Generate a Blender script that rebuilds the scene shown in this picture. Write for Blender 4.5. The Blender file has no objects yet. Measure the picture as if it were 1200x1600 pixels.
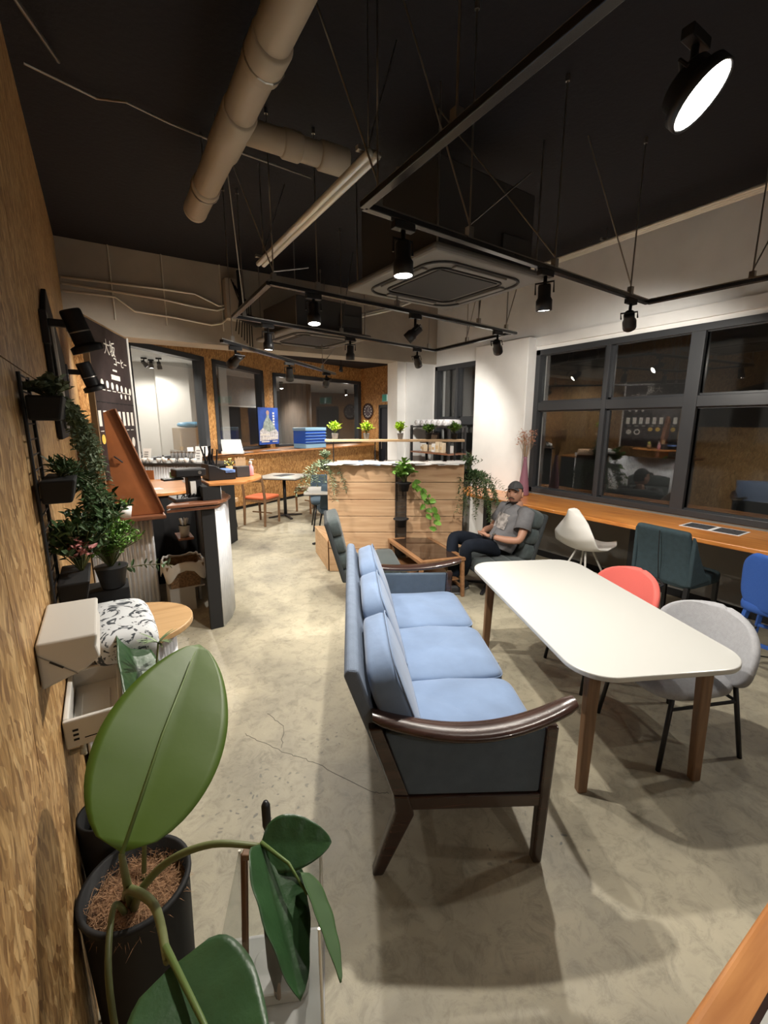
import bpy, math, random
from mathutils import Vector as V, Matrix as MX, Euler
random.seed(7)
PI = math.pi
def R(d): return math.radians(d)
S = bpy.context.scene
COL = S.collection

# ------------------------------------------------------------------ camera
cam_d = bpy.data.cameras.new('camera'); cam = bpy.data.objects.new('camera', cam_d); COL.objects.link(cam)
cam_d.sensor_fit = 'VERTICAL'; cam_d.sensor_height = 36.0; cam_d.lens = 687.0 / 1600.0 * 36.0
cam_d.clip_start = 0.02; cam_d.clip_end = 100
cam.location = (0, 0, 1.6)
cam.rotation_euler = (R(90 - 11.52), 0, R(-32.4))
S.camera = cam
# ------------------------------------------------------------------ world: night outside
w = bpy.data.worlds.new('night'); S.world = w; w.use_nodes = True
w.node_tree.nodes['Background'].inputs[0].default_value = (0.10, 0.11, 0.14, 1)
w.node_tree.nodes['Background'].inputs[1].default_value = 0.05
# ------------------------------------------------------------------ exposure
S.view_settings.view_transform = 'Standard'; S.view_settings.look = 'None'
S.view_settings.exposure = 0.12; S.view_settings.gamma = 1.0; S.view_settings.use_curve_mapping = False
LAMP_COL = (1.0, 0.935, 0.835)
LAMP_W = 74.0            # watts of one track spot

# ------------------------------------------------------------------ materials
MATS = {}
def mat(name, col=(.5,.5,.5), rough=.5, metal=0.0, noise=0.0, nscale=8.0, bump=0.0, bscale=60.0, spec=.5, coat=0.0, emit=None, estr=0.0, sheen=0.0, trans=0.0, ior=1.45, stretch=None, alpha=1.0):
    if name in MATS: return MATS[name]
    m = bpy.data.materials.new(name); m.use_nodes = True; MATS[name] = m
    nt = m.node_tree; b = nt.nodes['Principled BSDF']
    b.inputs['Base Color'].default_value = (*col, 1); b.inputs['Roughness'].default_value = rough
    b.inputs['Metallic'].default_value = metal; b.inputs['Specular IOR Level'].default_value = spec
    b.inputs['Coat Weight'].default_value = coat; b.inputs['IOR'].default_value = ior
    b.inputs['Transmission Weight'].default_value = trans
    if sheen: b.inputs['Sheen Weight'].default_value = sheen
    if emit: b.inputs['Emission Color'].default_value = (*emit, 1); b.inputs['Emission Strength'].default_value = estr
    tc = nt.nodes.new('ShaderNodeTexCoord'); mp = nt.nodes.new('ShaderNodeMapping')
    nt.links.new(tc.outputs['Object'], mp.inputs['Vector'])
    if stretch: mp.inputs['Scale'].default_value = stretch
    if noise:
        n = nt.nodes.new('ShaderNodeTexNoise'); n.inputs['Scale'].default_value = nscale; n.inputs['Detail'].default_value = 6
        nt.links.new(mp.outputs[0], n.inputs['Vector'])
        r = nt.nodes.new('ShaderNodeValToRGB')
        r.color_ramp.elements[0].position = .3; r.color_ramp.elements[1].position = .7
        r.color_ramp.elements[0].color = (*[max(0, c*(1-noise)) for c in col], 1)
        r.color_ramp.elements[1].color = (*[min(1, c*(1+noise)) for c in col], 1)
        nt.links.new(n.outputs['Fac'], r.inputs['Fac']); nt.links.new(r.outputs['Color'], b.inputs['Base Color'])
    if bump:
        n2 = nt.nodes.new('ShaderNodeTexNoise'); n2.inputs['Scale'].default_value = bscale; n2.inputs['Detail'].default_value = 4
        nt.links.new(mp.outputs[0], n2.inputs['Vector'])
        bp = nt.nodes.new('ShaderNodeBump'); bp.inputs['Strength'].default_value = bump; bp.inputs['Distance'].default_value = .01
        nt.links.new(n2.outputs['Fac'], bp.inputs['Height']); nt.links.new(bp.outputs[0], b.inputs['Normal'])
    return m

def wood(name, c1, c2, rough=.4, axis='X', scale=1.0, coat=0.0, rings=True, knots=False):
    if name in MATS: return MATS[name]
    m = bpy.data.materials.new(name); m.use_nodes = True; MATS[name] = m
    nt = m.node_tree; L = nt.links.new; b = nt.nodes['Principled BSDF']
    b.inputs['Roughness'].default_value = rough; b.inputs['Coat Weight'].default_value = coat
    tc = nt.nodes.new('ShaderNodeTexCoord'); mp = nt.nodes.new('ShaderNodeMapping')
    s = {'X': (1.2, 14, 14), 'Y': (14, 1.2, 14), 'Z': (14, 14, 1.2)}[axis]
    mp.inputs['Scale'].default_value = tuple(v*scale for v in s)
    L(tc.outputs['Object'], mp.inputs['Vector'])
    n = nt.nodes.new('ShaderNodeTexNoise'); n.inputs['Scale'].default_value = 1.6; n.inputs['Detail'].default_value = 8; n.inputs['Distortion'].default_value = 1.2
    L(mp.outputs[0], n.inputs['Vector'])
    r = nt.nodes.new('ShaderNodeValToRGB'); r.color_ramp.elements[0].position = .32; r.color_ramp.elements[1].position = .68
    r.color_ramp.elements[0].color = (*c1, 1); r.color_ramp.elements[1].color = (*c2, 1)
    L(n.outputs['Fac'], r.inputs['Fac']); out = r.outputs['Color']
    if knots:
        vo = nt.nodes.new('ShaderNodeTexVoronoi'); vo.inputs['Scale'].default_value = 2.6
        mp2 = nt.nodes.new('ShaderNodeMapping'); mp2.inputs['Scale'].default_value = (.9, .9, 1.6); L(tc.outputs['Object'], mp2.inputs['Vector']); L(mp2.outputs[0], vo.inputs['Vector'])
        rr = nt.nodes.new('ShaderNodeValToRGB'); rr.color_ramp.elements[0].position = .03; rr.color_ramp.elements[1].position = .075
        rr.color_ramp.elements[0].color = (.10, .045, .02, 1); rr.color_ramp.elements[1].color = (1, 1, 1, 1)
        L(vo.outputs['Distance'], rr.inputs['Fac'])
        mx = nt.nodes.new('ShaderNodeMix'); mx.data_type = 'RGBA'; mx.blend_type = 'MULTIPLY'; mx.inputs[0].default_value = 1
        L(out, mx.inputs[6]); L(rr.outputs['Color'], mx.inputs[7]); out = mx.outputs[2]
    L(out, b.inputs['Base Color'])
    bp = nt.nodes.new('ShaderNodeBump'); bp.inputs['Strength'].default_value = .12; bp.inputs['Distance'].default_value = .005
    L(n.outputs['Fac'], bp.inputs['Height']); L(bp.outputs[0], b.inputs['Normal'])
    return m

def osb(name, vertical=True, tint=(1, 1, 1)):
    """oriented strand board: two layers of long thin strands in different directions"""
    m = bpy.data.materials.new(name); m.use_nodes = True; MATS[name] = m
    nt = m.node_tree; L = nt.links.new; b = nt.nodes['Principled BSDF']; b.inputs['Roughness'].default_value = .55
    tc = nt.nodes.new('ShaderNodeTexCoord'); nz = nt.nodes.new('ShaderNodeTexNoise'); nz.inputs['Scale'].default_value = 5.5; nz.inputs['Detail'].default_value = 2
    L(tc.outputs['Object'], nz.inputs['Vector'])
    ad = nt.nodes.new('ShaderNodeMix'); ad.data_type = 'RGBA'; ad.blend_type = 'LINEAR_LIGHT'; ad.inputs[0].default_value = .045
    L(tc.outputs['Object'], ad.inputs[6]); L(nz.outputs['Color'], ad.inputs[7])
    outs = []
    for k, (rot, sc) in enumerate([((R(6), R(6), 0), (52, 52, 8.0)), ((R(-16), R(-16), 0), (64, 64, 9.5)), ((R(24), R(24), 0), (50, 50, 8))]):
        mp = nt.nodes.new('ShaderNodeMapping'); mp.vector_type = 'TEXTURE'
        mp.inputs['Rotation'].default_value = rot; mp.inputs['Scale'].default_value = tuple(1/v for v in sc); L(ad.outputs[2], mp.inputs['Vector'])
        vo = nt.nodes.new('ShaderNodeTexVoronoi'); vo.inputs['Scale'].default_value = 1.0; vo.inputs['Randomness'].default_value = 1
        L(mp.outputs[0], vo.inputs['Vector'])
        sep = nt.nodes.new('ShaderNodeSeparateColor'); L(vo.outputs['Color'], sep.inputs[0])
        ra = nt.nodes.new('ShaderNodeValToRGB'); cr = ra.color_ramp
        cols = [(.30, .155, .055), (.46, .265, .10), (.58, .36, .155), (.72, .49, .24)]
        cr.elements[0].position = 0; cr.elements[0].color = (*cols[0], 1); cr.elements[1].position = 1; cr.elements[1].color = (*cols[3], 1)
        e = cr.elements.new(.3); e.color = (*cols[1], 1); e = cr.elements.new(.65); e.color = (*cols[2], 1)
        L(sep.outputs[0], ra.inputs['Fac']); outs.append((ra.outputs['Color'], sep.outputs[1], vo.outputs['Distance']))
    def step(sock, t):
        g = nt.nodes.new('ShaderNodeMath'); g.operation = 'GREATER_THAN'; g.inputs[1].default_value = t; L(sock, g.inputs[0]); return g.outputs[0]
    cur = outs[0][0]
    for k in (1, 2):
        mx = nt.nodes.new('ShaderNodeMix'); mx.data_type = 'RGBA'; L(step(outs[k][1], .55), mx.inputs[0]); L(cur, mx.inputs[6]); L(outs[k][0], mx.inputs[7]); cur = mx.outputs[2]
    fn = nt.nodes.new('ShaderNodeTexNoise'); fn.inputs['Scale'].default_value = 1.4; L(tc.outputs['Object'], fn.inputs['Vector'])
    fr = nt.nodes.new('ShaderNodeValToRGB'); fr.color_ramp.elements[0].color = (.70*tint[0], .68*tint[1], .64*tint[2], 1); fr.color_ramp.elements[1].color = (tint[0], tint[1], tint[2], 1)
    L(fn.outputs['Fac'], fr.inputs['Fac'])
    mu = nt.nodes.new('ShaderNodeMix'); mu.data_type = 'RGBA'; mu.blend_type = 'MULTIPLY'; mu.inputs[0].default_value = 1; L(cur, mu.inputs[6]); L(fr.outputs['Color'], mu.inputs[7])
    mf = nt.nodes.new('ShaderNodeMapping'); mf.inputs['Scale'].default_value = (95, 95, 11); mf.inputs['Rotation'].default_value = (R(9), R(9), 0); L(ad.outputs[2], mf.inputs['Vector'])
    fb = nt.nodes.new('ShaderNodeTexNoise'); fb.inputs['Scale'].default_value = 1; fb.inputs['Detail'].default_value = 5; fb.inputs['Distortion'].default_value = .6; L(mf.outputs[0], fb.inputs['Vector'])
    fr2 = nt.nodes.new('ShaderNodeValToRGB'); fr2.color_ramp.elements[0].position = .34; fr2.color_ramp.elements[0].color = (.50, .44, .36, 1); fr2.color_ramp.elements[1].position = .62; fr2.color_ramp.elements[1].color = (1.12, 1.12, 1.1, 1)
    L(fb.outputs['Fac'], fr2.inputs['Fac'])
    mu2 = nt.nodes.new('ShaderNodeMix'); mu2.data_type = 'RGBA'; mu2.blend_type = 'MULTIPLY'; mu2.inputs[0].default_value = .85; L(mu.outputs[2], mu2.inputs[6]); L(fr2.outputs['Color'], mu2.inputs[7]); mu = mu2
    L(mu.outputs[2], b.inputs['Base Color'])
    bp = nt.nodes.new('ShaderNodeBump'); bp.inputs['Strength'].default_value = .35; bp.inputs['Distance'].default_value = .003
    L(outs[0][1], bp.inputs['Height']); L(bp.outputs[0], b.inputs['Normal'])
    return m

def concrete_floor():
    m = bpy.data.materials.new('polished_concrete'); m.use_nodes = True
    nt = m.node_tree; L = nt.links.new; b = nt.nodes['Principled BSDF']
    tc = nt.nodes.new('ShaderNodeTexCoord')
    n1 = nt.nodes.new('ShaderNodeTexNoise'); n1.inputs['Scale'].default_value = 1.1; n1.inputs['Detail'].default_value = 9; n1.inputs['Roughness'].default_value = .62; n1.inputs['Distortion'].default_value = .4
    L(tc.outputs['Object'], n1.inputs['Vector'])
    r1 = nt.nodes.new('ShaderNodeValToRGB'); cr = r1.color_ramp
    cr.elements[0].position = .30; cr.elements[0].color = (.20, .185, .148, 1); cr.elements[1].position = .72; cr.elements[1].color = (.50, .452, .335, 1)
    e = cr.elements.new(.5); e.color = (.355, .325, .245, 1)
    L(n1.outputs['Fac'], r1.inputs['Fac'])
    n2 = nt.nodes.new('ShaderNodeTexNoise'); n2.inputs['Scale'].default_value = 13; n2.inputs['Detail'].default_value = 12; n2.inputs['Roughness'].default_value = .78; n2.inputs['Distortion'].default_value = .8
    L(tc.outputs['Object'], n2.inputs['Vector'])
    r2 = nt.nodes.new('ShaderNodeValToRGB'); r2.color_ramp.elements[0].position = .30; r2.color_ramp.elements[0].color = (.50, .50, .49, 1); r2.color_ramp.elements[1].position = .52; r2.color_ramp.elements[1].color = (1.06, 1.05, 1.03, 1)
    L(n2.outputs['Fac'], r2.inputs['Fac'])
    mx = nt.nodes.new('ShaderNodeMix'); mx.data_type = 'RGBA'; mx.blend_type = 'MULTIPLY'; mx.inputs[0].default_value = .8
    L(r1.outputs['Color'], mx.inputs[6]); L(r2.outputs['Color'], mx.inputs[7]); cur = mx.outputs[2]
    # dark pits gathered in patches
    vo = nt.nodes.new('ShaderNodeTexVoronoi'); vo.inputs['Scale'].default_value = 26
    n3 = nt.nodes.new('ShaderNodeTexNoise'); n3.inputs['Scale'].default_value = 20; L(tc.outputs['Object'], n3.inputs['Vector'])
    ad = nt.nodes.new('ShaderNodeMix'); ad.data_type = 'RGBA'; ad.blend_type = 'LINEAR_LIGHT'; ad.inputs[0].default_value = .03; L(tc.outputs['Object'], ad.inputs[6]); L(n3.outputs['Color'], ad.inputs[7])
    L(ad.outputs[2], vo.inputs['Vector'])
    r3 = nt.nodes.new('ShaderNodeMapRange'); r3.inputs[1].default_value = .14; r3.inputs[2].default_value = .24; r3.inputs[3].default_value = 1; r3.inputs[4].default_value = 0
    L(vo.outputs['Distance'], r3.inputs[0])
    n4 = nt.nodes.new('ShaderNodeTexNoise'); n4.inputs['Scale'].default_value = 1.7; n4.inputs['Detail'].default_value = 3; L(tc.outputs['Object'], n4.inputs['Vector'])
    r4 = nt.nodes.new('ShaderNodeMapRange'); r4.inputs[1].default_value = .56; r4.inputs[2].default_value = .68; L(n4.outputs['Fac'], r4.inputs[0])
    mm = nt.nodes.new('ShaderNodeMath'); mm.operation = 'MULTIPLY'; L(r3.outputs[0], mm.inputs[0]); L(r4.outputs[0], mm.inputs[1])
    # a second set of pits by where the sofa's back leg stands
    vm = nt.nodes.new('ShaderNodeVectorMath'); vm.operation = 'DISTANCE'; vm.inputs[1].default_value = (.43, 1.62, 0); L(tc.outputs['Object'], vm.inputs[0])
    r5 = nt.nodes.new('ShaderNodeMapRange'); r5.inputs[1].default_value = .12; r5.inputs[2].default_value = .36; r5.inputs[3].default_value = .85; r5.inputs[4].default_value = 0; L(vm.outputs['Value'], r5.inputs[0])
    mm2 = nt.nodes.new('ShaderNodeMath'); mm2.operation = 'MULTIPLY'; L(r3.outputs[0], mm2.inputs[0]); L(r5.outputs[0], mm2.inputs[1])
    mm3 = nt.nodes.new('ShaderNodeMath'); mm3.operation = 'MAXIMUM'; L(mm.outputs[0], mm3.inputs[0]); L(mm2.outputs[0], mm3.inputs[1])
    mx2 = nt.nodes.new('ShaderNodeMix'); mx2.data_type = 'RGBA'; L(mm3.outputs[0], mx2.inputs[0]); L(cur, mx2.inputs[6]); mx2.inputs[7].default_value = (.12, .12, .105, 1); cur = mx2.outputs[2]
    L(cur, b.inputs['Base Color'])
    rr = nt.nodes.new('ShaderNodeMapRange'); rr.inputs[3].default_value = .34; rr.inputs[4].default_value = .62; L(n1.outputs['Fac'], rr.inputs[0]); L(rr.outputs[0], b.inputs['Roughness'])
    bp = nt.nodes.new('ShaderNodeBump'); bp.inputs['Strength'].default_value = .32; bp.inputs['Distance'].default_value = .006; L(n2.outputs['Fac'], bp.inputs['Height']); L(bp.outputs[0], b.inputs['Normal'])
    return m

def pane_mat(name, f0=.055, tint=(.95, .96, .96)):
    """thin pane: clear, with a mirror share that grows towards grazing angles"""
    m = bpy.data.materials.new(name); m.use_nodes = True; MATS[name] = m
    nt = m.node_tree; L = nt.links.new; nt.nodes.remove(nt.nodes['Principled BSDF']); out = nt.nodes['Material Output']
    lw = nt.nodes.new('ShaderNodeLayerWeight'); lw.inputs['Blend'].default_value = .5
    pw = nt.nodes.new('ShaderNodeMath'); pw.operation = 'POWER'; pw.inputs[1].default_value = 4.5; L(lw.outputs['Facing'], pw.inputs[0])
    mr = nt.nodes.new('ShaderNodeMapRange'); mr.inputs[3].default_value = f0; mr.inputs[4].default_value = 1.0; L(pw.outputs[0], mr.inputs[0])
    t = nt.nodes.new('ShaderNodeBsdfTransparent'); t.inputs[0].default_value = (*tint, 1)
    g = nt.nodes.new('ShaderNodeBsdfGlossy'); g.inputs['Roughness'].default_value = .01
    mx = nt.nodes.new('ShaderNodeMixShader'); L(mr.outputs[0], mx.inputs[0]); L(t.outputs[0], mx.inputs[1]); L(g.outputs[0], mx.inputs[2]); L(mx.outputs[0], out.inputs[0])
    return m

M_OSB = osb('osb_board')
M_OSB2 = osb('osb_board_far', tint=(1.05, .90, .74))
M_FLOOR = concrete_floor()
M_BLACKCEIL = mat('black_painted_slab', (.010, .010, .0145), .8, bump=.3, bscale=30)
M_CONC = mat('grey_raw_concrete', (.41, .37, .31), .85, noise=.18, nscale=1.6, bump=.25, bscale=25)
M_WHITEWALL = mat('white_painted_plaster', (.80, .80, .79), .75, noise=.07, nscale=2.5, bump=.12, bscale=14)
M_GREYWALL = mat('grey_lower_wall', (.24, .235, .215), .8, noise=.15, nscale=2, bump=.15, bscale=20)
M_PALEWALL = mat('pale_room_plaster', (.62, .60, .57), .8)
M_PLY = wood('pale_plywood', (.46, .27, .12), (.62, .40, .20), .4, 'X', .7, coat=.15)
M_BLACK = mat('black_painted_metal', (.014, .014, .016), .42)
M_BLACKMATTE = mat('matte_black', (.012, .012, .013), .8)
M_TRACK = mat('track_black_gloss', (.02, .02, .022), .25)
M_FRAME = mat('window_frame_black', (.040, .043, .048), .4)
M_CHROME = mat('galvanised_steel', (.82, .79, .70), .35, .35)
M_STEEL = mat('threaded_rod', (.42, .40, .37), .35, 1.0)
M_PVC = mat('grey_beige_pvc', (.47, .405, .315), .38)
M_CORR = mat('corrugated_zinc', (.74, .76, .80), .42, .15, noise=.12, nscale=5)
M_ORANGE = wood('varnished_orange_wood', (.50, .17, .035), (.78, .33, .085), .28, 'Y', 1.0, coat=.35)
M_ORANGEX = wood('varnished_orange_wood_x', (.42, .16, .045), (.66, .30, .10), .32, 'X', 1.0, coat=.25)
M_BROWNFLAP = mat('red_brown_varnish', (.26, .085, .028), .42, noise=.15, nscale=5, coat=.2)
M_BROWNEDGE = wood('brown_edge_wood', (.16, .06, .03), (.27, .115, .06), .32, 'X', 1.2, coat=.3)
M_PLANK = wood('pine_plank', (.50, .30, .165), (.67, .45, .27), .55, 'X', .8, knots=True)
M_PLANKEND = wood('pine_plank_end', (.55, .33, .17), (.70, .46, .26), .55, 'Y', .8)
M_SHELFWOOD = wood('pale_shelf_wood', (.62, .40, .22), (.78, .55, .34), .5, 'X', .8)
M_DARKWOOD = wood('dark_stained_sofa_wood', (.022, .011, .009), (.055, .026, .019), .24, 'X', 1.4, coat=.5)
M_TEAK = wood('teak_table_wood', (.20, .095, .04), (.33, .17, .08), .35, 'Y', 1.2, coat=.2)
M_LEGWOOD = wood('walnut_leg_wood', (.14, .075, .038), (.24, .135, .07), .45, 'Z', 1.2)
M_WHITETOP = mat('white_laminate', (.53, .53, .505), .24, coat=.2)
M_BLUE = mat('blue_sofa_fabric', (.155, .225, .36), .85, noise=.12, nscale=6, bump=.35, bscale=9, sheen=.25)
M_BLUEBACK = mat('blue_sofa_back_fabric', (.15, .19, .26), .9, noise=.08, nscale=20, bump=.3, bscale=300)
M_CHARCOAL = mat('charcoal_green_fabric', (.042, .056, .058), .92, noise=.15, nscale=40, bump=.4, bscale=250, sheen=.2)
M_TEALCH = mat('dark_teal_fabric', (.035, .060, .072), .9, noise=.12, nscale=30, bump=.3, bscale=250)
M_CORAL = mat('coral_fabric', (.66, .13, .11), .85, bump=.2, bscale=300)
M_LGREY = mat('light_grey_fabric', (.36, .365, .385), .9, noise=.06, nscale=60, bump=.3, bscale=350)
M_COBALT = mat('cobalt_fabric', (.035, .11, .42), .85, bump=.3, bscale=300)
M_WHITEPL = mat('white_plastic', (.70, .69, .66), .32)
M_IVORY = mat('dispenser_white_plastic', (.62, .60, .56), .4)
M_LENS = mat('lit_lamp_lens', (1, 1, 1), .4, emit=(1, .93, .82), estr=28)
M_LEAF = mat('broad_leaf', (.045, .10, .018), .45, noise=.2, nscale=4, bump=.15, bscale=40)
M_LEAFDK = mat('dark_broad_leaf', (.028, .075, .026), .38, noise=.2, nscale=6, bump=.2, bscale=40)
M_GREYLEAF = mat('grey_green_leaf', (.19, .245, .15), .6, noise=.3, nscale=25)
M_DKLEAF = mat('deep_green_leaf', (.055, .105, .038), .5, noise=.35, nscale=25)
M_BRIGHT = mat('fresh_green_leaf', (.12, .26, .035), .5, noise=.3, nscale=30)
M_LIME = mat('lime_leaf', (.42, .62, .04), .5, noise=.2, nscale=40)
M_PINK = mat('pink_leaf', (.45, .17, .16), .6)
M_STEM = mat('plant_stem', (.13, .15, .055), .5)
M_GLASS = pane_mat('window_pane', .085)
M_CLEAR = pane_mat('clear_acrylic', .04, (.93, .94, .93))

# ------------------------------------------------------------------ mesh building
class MB:
    def __init__(s): s.v = []; s.f = []; s.m = MX.Identity(4)
    def add(s, vs, fs):
        o = len(s.v); s.v += [tuple(s.m @ V(p)) for p in vs]; s.f += [tuple(i+o for i in f) for f in fs]; return s
    def box(s, x0, x1, y0, y1, z0, z1):
        return s.add([(x0,y0,z0),(x1,y0,z0),(x1,y1,z0),(x0,y1,z0),(x0,y0,z1),(x1,y0,z1),(x1,y1,z1),(x0,y1,z1)],
                     [(0,3,2,1),(4,5,6,7),(0,1,5,4),(1,2,6,5),(2,3,7,6),(3,0,4,7)])
    def cbox(s, c, d): return s.box(c[0]-d[0]/2, c[0]+d[0]/2, c[1]-d[1]/2, c[1]+d[1]/2, c[2]-d[2]/2, c[2]+d[2]/2)
    def bar(s, p0, p1, w, h, w1=None, h1=None, up=(0,0,1)):
        """square bar from p0 to p1"""
        p0 = V(p0); p1 = V(p1); d = (p1-p0).normalized(); u = V(up)
        if abs(d.dot(u)) > .98: u = V((0, 1, 0))
        a = d.cross(u).normalized(); b = a.cross(d).normalized(); w1 = w if w1 is None else w1; h1 = h if h1 is None else h1
        q = []
        for p, ww, hh in ((p0, w, h), (p1, w1, h1)):
            q += [p-a*ww/2-b*hh/2, p+a*ww/2-b*hh/2, p+a*ww/2+b*hh/2, p-a*ww/2+b*hh/2]
        return s.add(q, [(0,3,2,1),(4,5,6,7),(0,1,5,4),(1,2,6,5),(2,3,7,6),(3,0,4,7)])
    def tube(s, pts, r, n=10, caps=True):
        pts = [V(p) for p in pts]; rs = r if isinstance(r, (list, tuple)) else [r]*len(pts)
        vs = []; fs = []; prev = None
        for i, p in enumerate(pts):
            d = (pts[min(i+1, len(pts)-1)] - pts[max(i-1, 0)])
            d = d.normalized() if d.length > 1e-9 else V((0,0,1))
            if prev is None:
                u = V((0,0,1)) if abs(d.z) < .9 else V((0,1,0)); a = d.cross(u).normalized()
            else:
                a = prev - d*prev.dot(d); a = a.normalized() if a.length > 1e-6 else d.orthogonal().normalized()
            prev = a; b = d.cross(a).normalized()
            for k in range(n):
                t = 2*PI*k/n; vs.append(p + a*math.cos(t)*rs[i] + b*math.sin(t)*rs[i])
        for i in range(len(pts)-1):
            for k in range(n): fs.append((i*n+k, i*n+(k+1) % n, (i+1)*n+(k+1) % n, (i+1)*n+k))
        if caps: fs.append(tuple(range(n-1, -1, -1))); fs.append(tuple((len(pts)-1)*n+k for k in range(n)))
        return s.add(vs, fs)
    def lathe(s, prof, n=24, c=(0,0,0), cap=True):
        vs = []; fs = []
        for r, z in prof:
            for k in range(n): t = 2*PI*k/n; vs.append((c[0]+r*math.cos(t), c[1]+r*math.sin(t), c[2]+z))
        for i in range(len(prof)-1):
            for k in range(n): fs.append((i*n+k, i*n+(k+1) % n, (i+1)*n+(k+1) % n, (i+1)*n+k))
        if cap: fs.append(tuple(range(n-1, -1, -1))); fs.append(tuple((len(prof)-1)*n+k for k in range(n)))
        return s.add(vs, fs)
    def prism(s, poly, z0, z1):
        n = len(poly); vs = [(x, y, z0) for x, y in poly] + [(x, y, z1) for x, y in poly]
        return s.add(vs, [tuple(range(n-1, -1, -1)), tuple(range(n, 2*n))] + [(i, (i+1) % n, n+(i+1) % n, n+i) for i in range(n)])
    def extrude(s, poly3, vec):
        n = len(poly3); vec = V(vec); vs = [V(p) for p in poly3]; vs += [p+vec for p in vs]
        return s.add(vs, [tuple(range(n-1, -1, -1)), tuple(range(n, 2*n))] + [(i, (i+1) % n, n+(i+1) % n, n+i) for i in range(n)])
    def super(s, c, d, e1=.25, e2=.25, nu=32, nv=16, rot=None):
        """cushion: superellipsoid, d = full sizes"""
        def pw(x, e): return math.copysign(abs(x)**e, x)
        vs = []; fs = []; rm = rot or MX.Identity(3)
        for j in range(nv+1):
            b = -PI/2 + PI*j/nv
            for i in range(nu):
                a = 2*PI*i/nu
                p = V((d[0]/2*pw(math.cos(b), e1)*pw(math.cos(a), e2), d[1]/2*pw(math.cos(b), e1)*pw(math.sin(a), e2), d[2]/2*pw(math.sin(b), e1)))
                vs.append(V(c) + rm @ p)
        for j in range(nv):
            for i in range(nu): fs.append((j*nu+i, j*nu+(i+1) % nu, (j+1)*nu+(i+1) % nu, (j+1)*nu+i))
        return s.add(vs, fs)
    def grid(s, fn, nu, nv, closed=False):
        vs = [fn(i/nu, j/nv) for j in range(nv+1) for i in range(nu+1)]
        return s.add(vs, [(j*(nu+1)+i, j*(nu+1)+i+1, (j+1)*(nu+1)+i+1, (j+1)*(nu+1)+i) for j in range(nv) for i in range(nu)])
    def build(s, name, m, parent=None, smooth=False, bevel=0, seg=2, solid=0, sub=0, loc=None, rz=0):
        me = bpy.data.meshes.new(name); me.from_pydata(s.v, [], s.f); me.validate(); me.update()
        o = bpy.data.objects.new(name, me); COL.objects.link(o); me.materials.append(m)
        if parent: o.parent = parent
        if loc: o.location = loc
        if rz: o.rotation_euler.z = rz
        if smooth:
            for p in me.polygons: p.use_smooth = True
        if solid: md = o.modifiers.new('thick', 'SOLIDIFY'); md.thickness = solid; md.offset = 0
        if bevel: md = o.modifiers.new('bevel', 'BEVEL'); md.width = bevel; md.segments = seg; md.limit_method = 'ANGLE'; md.angle_limit = R(35)
        if sub: md = o.modifiers.new('sub', 'SUBSURF'); md.levels = sub; md.render_levels = sub
        if smooth == 'auto': pass
        return o

def smoothpts(pts, rs, n=6):
    pts = [V(p) for p in pts]; out = []; ro = []
    for i in range(len(pts)-1):
        p0 = pts[max(i-1,0)]; p1 = pts[i]; p2 = pts[i+1]; p3 = pts[min(i+2,len(pts)-1)]
        for k in range(n):
            t = k/n; out.append(.5*((2*p1)+(p2-p0)*t+(2*p0-5*p1+4*p2-p3)*t*t+(3*p1-p0-3*p2+p3)*t**3)); ro.append(rs[i]*(1-t)+rs[i+1]*t)
    return out + [pts[-1]], ro + [rs[-1]]
def tag(o, label, cat, group=None, kind=None):
    o['label'] = label; o['category'] = cat
    if group: o['group'] = group
    if kind: o['kind'] = kind
    return o
def thing(name, label, cat, loc=(0,0,0), rz=0, group=None):
    o = bpy.data.objects.new(name, None); COL.objects.link(o); o.empty_display_size = .1
    o.location = loc; o.rotation_euler = (0, 0, rz); return tag(o, label, cat, group)
def struct(o): o['kind'] = 'structure'; return o
def dup(root, loc=None, rz=None, label=None, group=None):
    r = root.copy(); COL.objects.link(r)
    if loc is not None: r.location = loc
    if rz is not None: r.rotation_euler.z = rz
    if label: r['label'] = label
    if group: r['group'] = group
    for ch in list(root.children):
        c = ch.copy(); COL.objects.link(c); c.parent = r
        for g in list(ch.children): d = g.copy(); COL.objects.link(d); d.parent = c
    return r
def rot_to(d, up=(0,0,1)):
    """matrix whose local z points along d"""
    return V(d).to_track_quat('Z', 'Y').to_matrix().to_4x4()
def text_part(name, body, size, m, parent, loc, rot, extrude=.0006, align='CENTER'):
    cu = bpy.data.curves.new(name, 'FONT'); cu.body = body; cu.size = size; cu.extrude = extrude; cu.align_x = align; cu.align_y = 'CENTER'
    t = bpy.data.objects.new(name, cu); COL.objects.link(t)
    dg = bpy.context.evaluated_depsgraph_get(); me = bpy.data.meshes.new_from_object(t.evaluated_get(dg))
    bpy.data.objects.remove(t); o = bpy.data.objects.new(name, me); COL.objects.link(o); me.materials.clear(); me.materials.append(m)
    o.parent = parent; o.location = loc; o.rotation_euler = rot
    return o

# ================================================================== THE SETTING
CEIL = 3.3
struct(MB().prism([(-1.6,-2.6),(4.6,-2.6),(4.6,5.6),(7.6,9.6),(6.7,11.4),(3.2,10.5),(-1.6,7.5)], -.1, 0).build('floor', M_FLOOR))
struct(MB().box(-.5, 4.7, -2.6, 5.5, CEIL, CEIL+.12).build('ceiling', M_BLACKCEIL))
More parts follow.
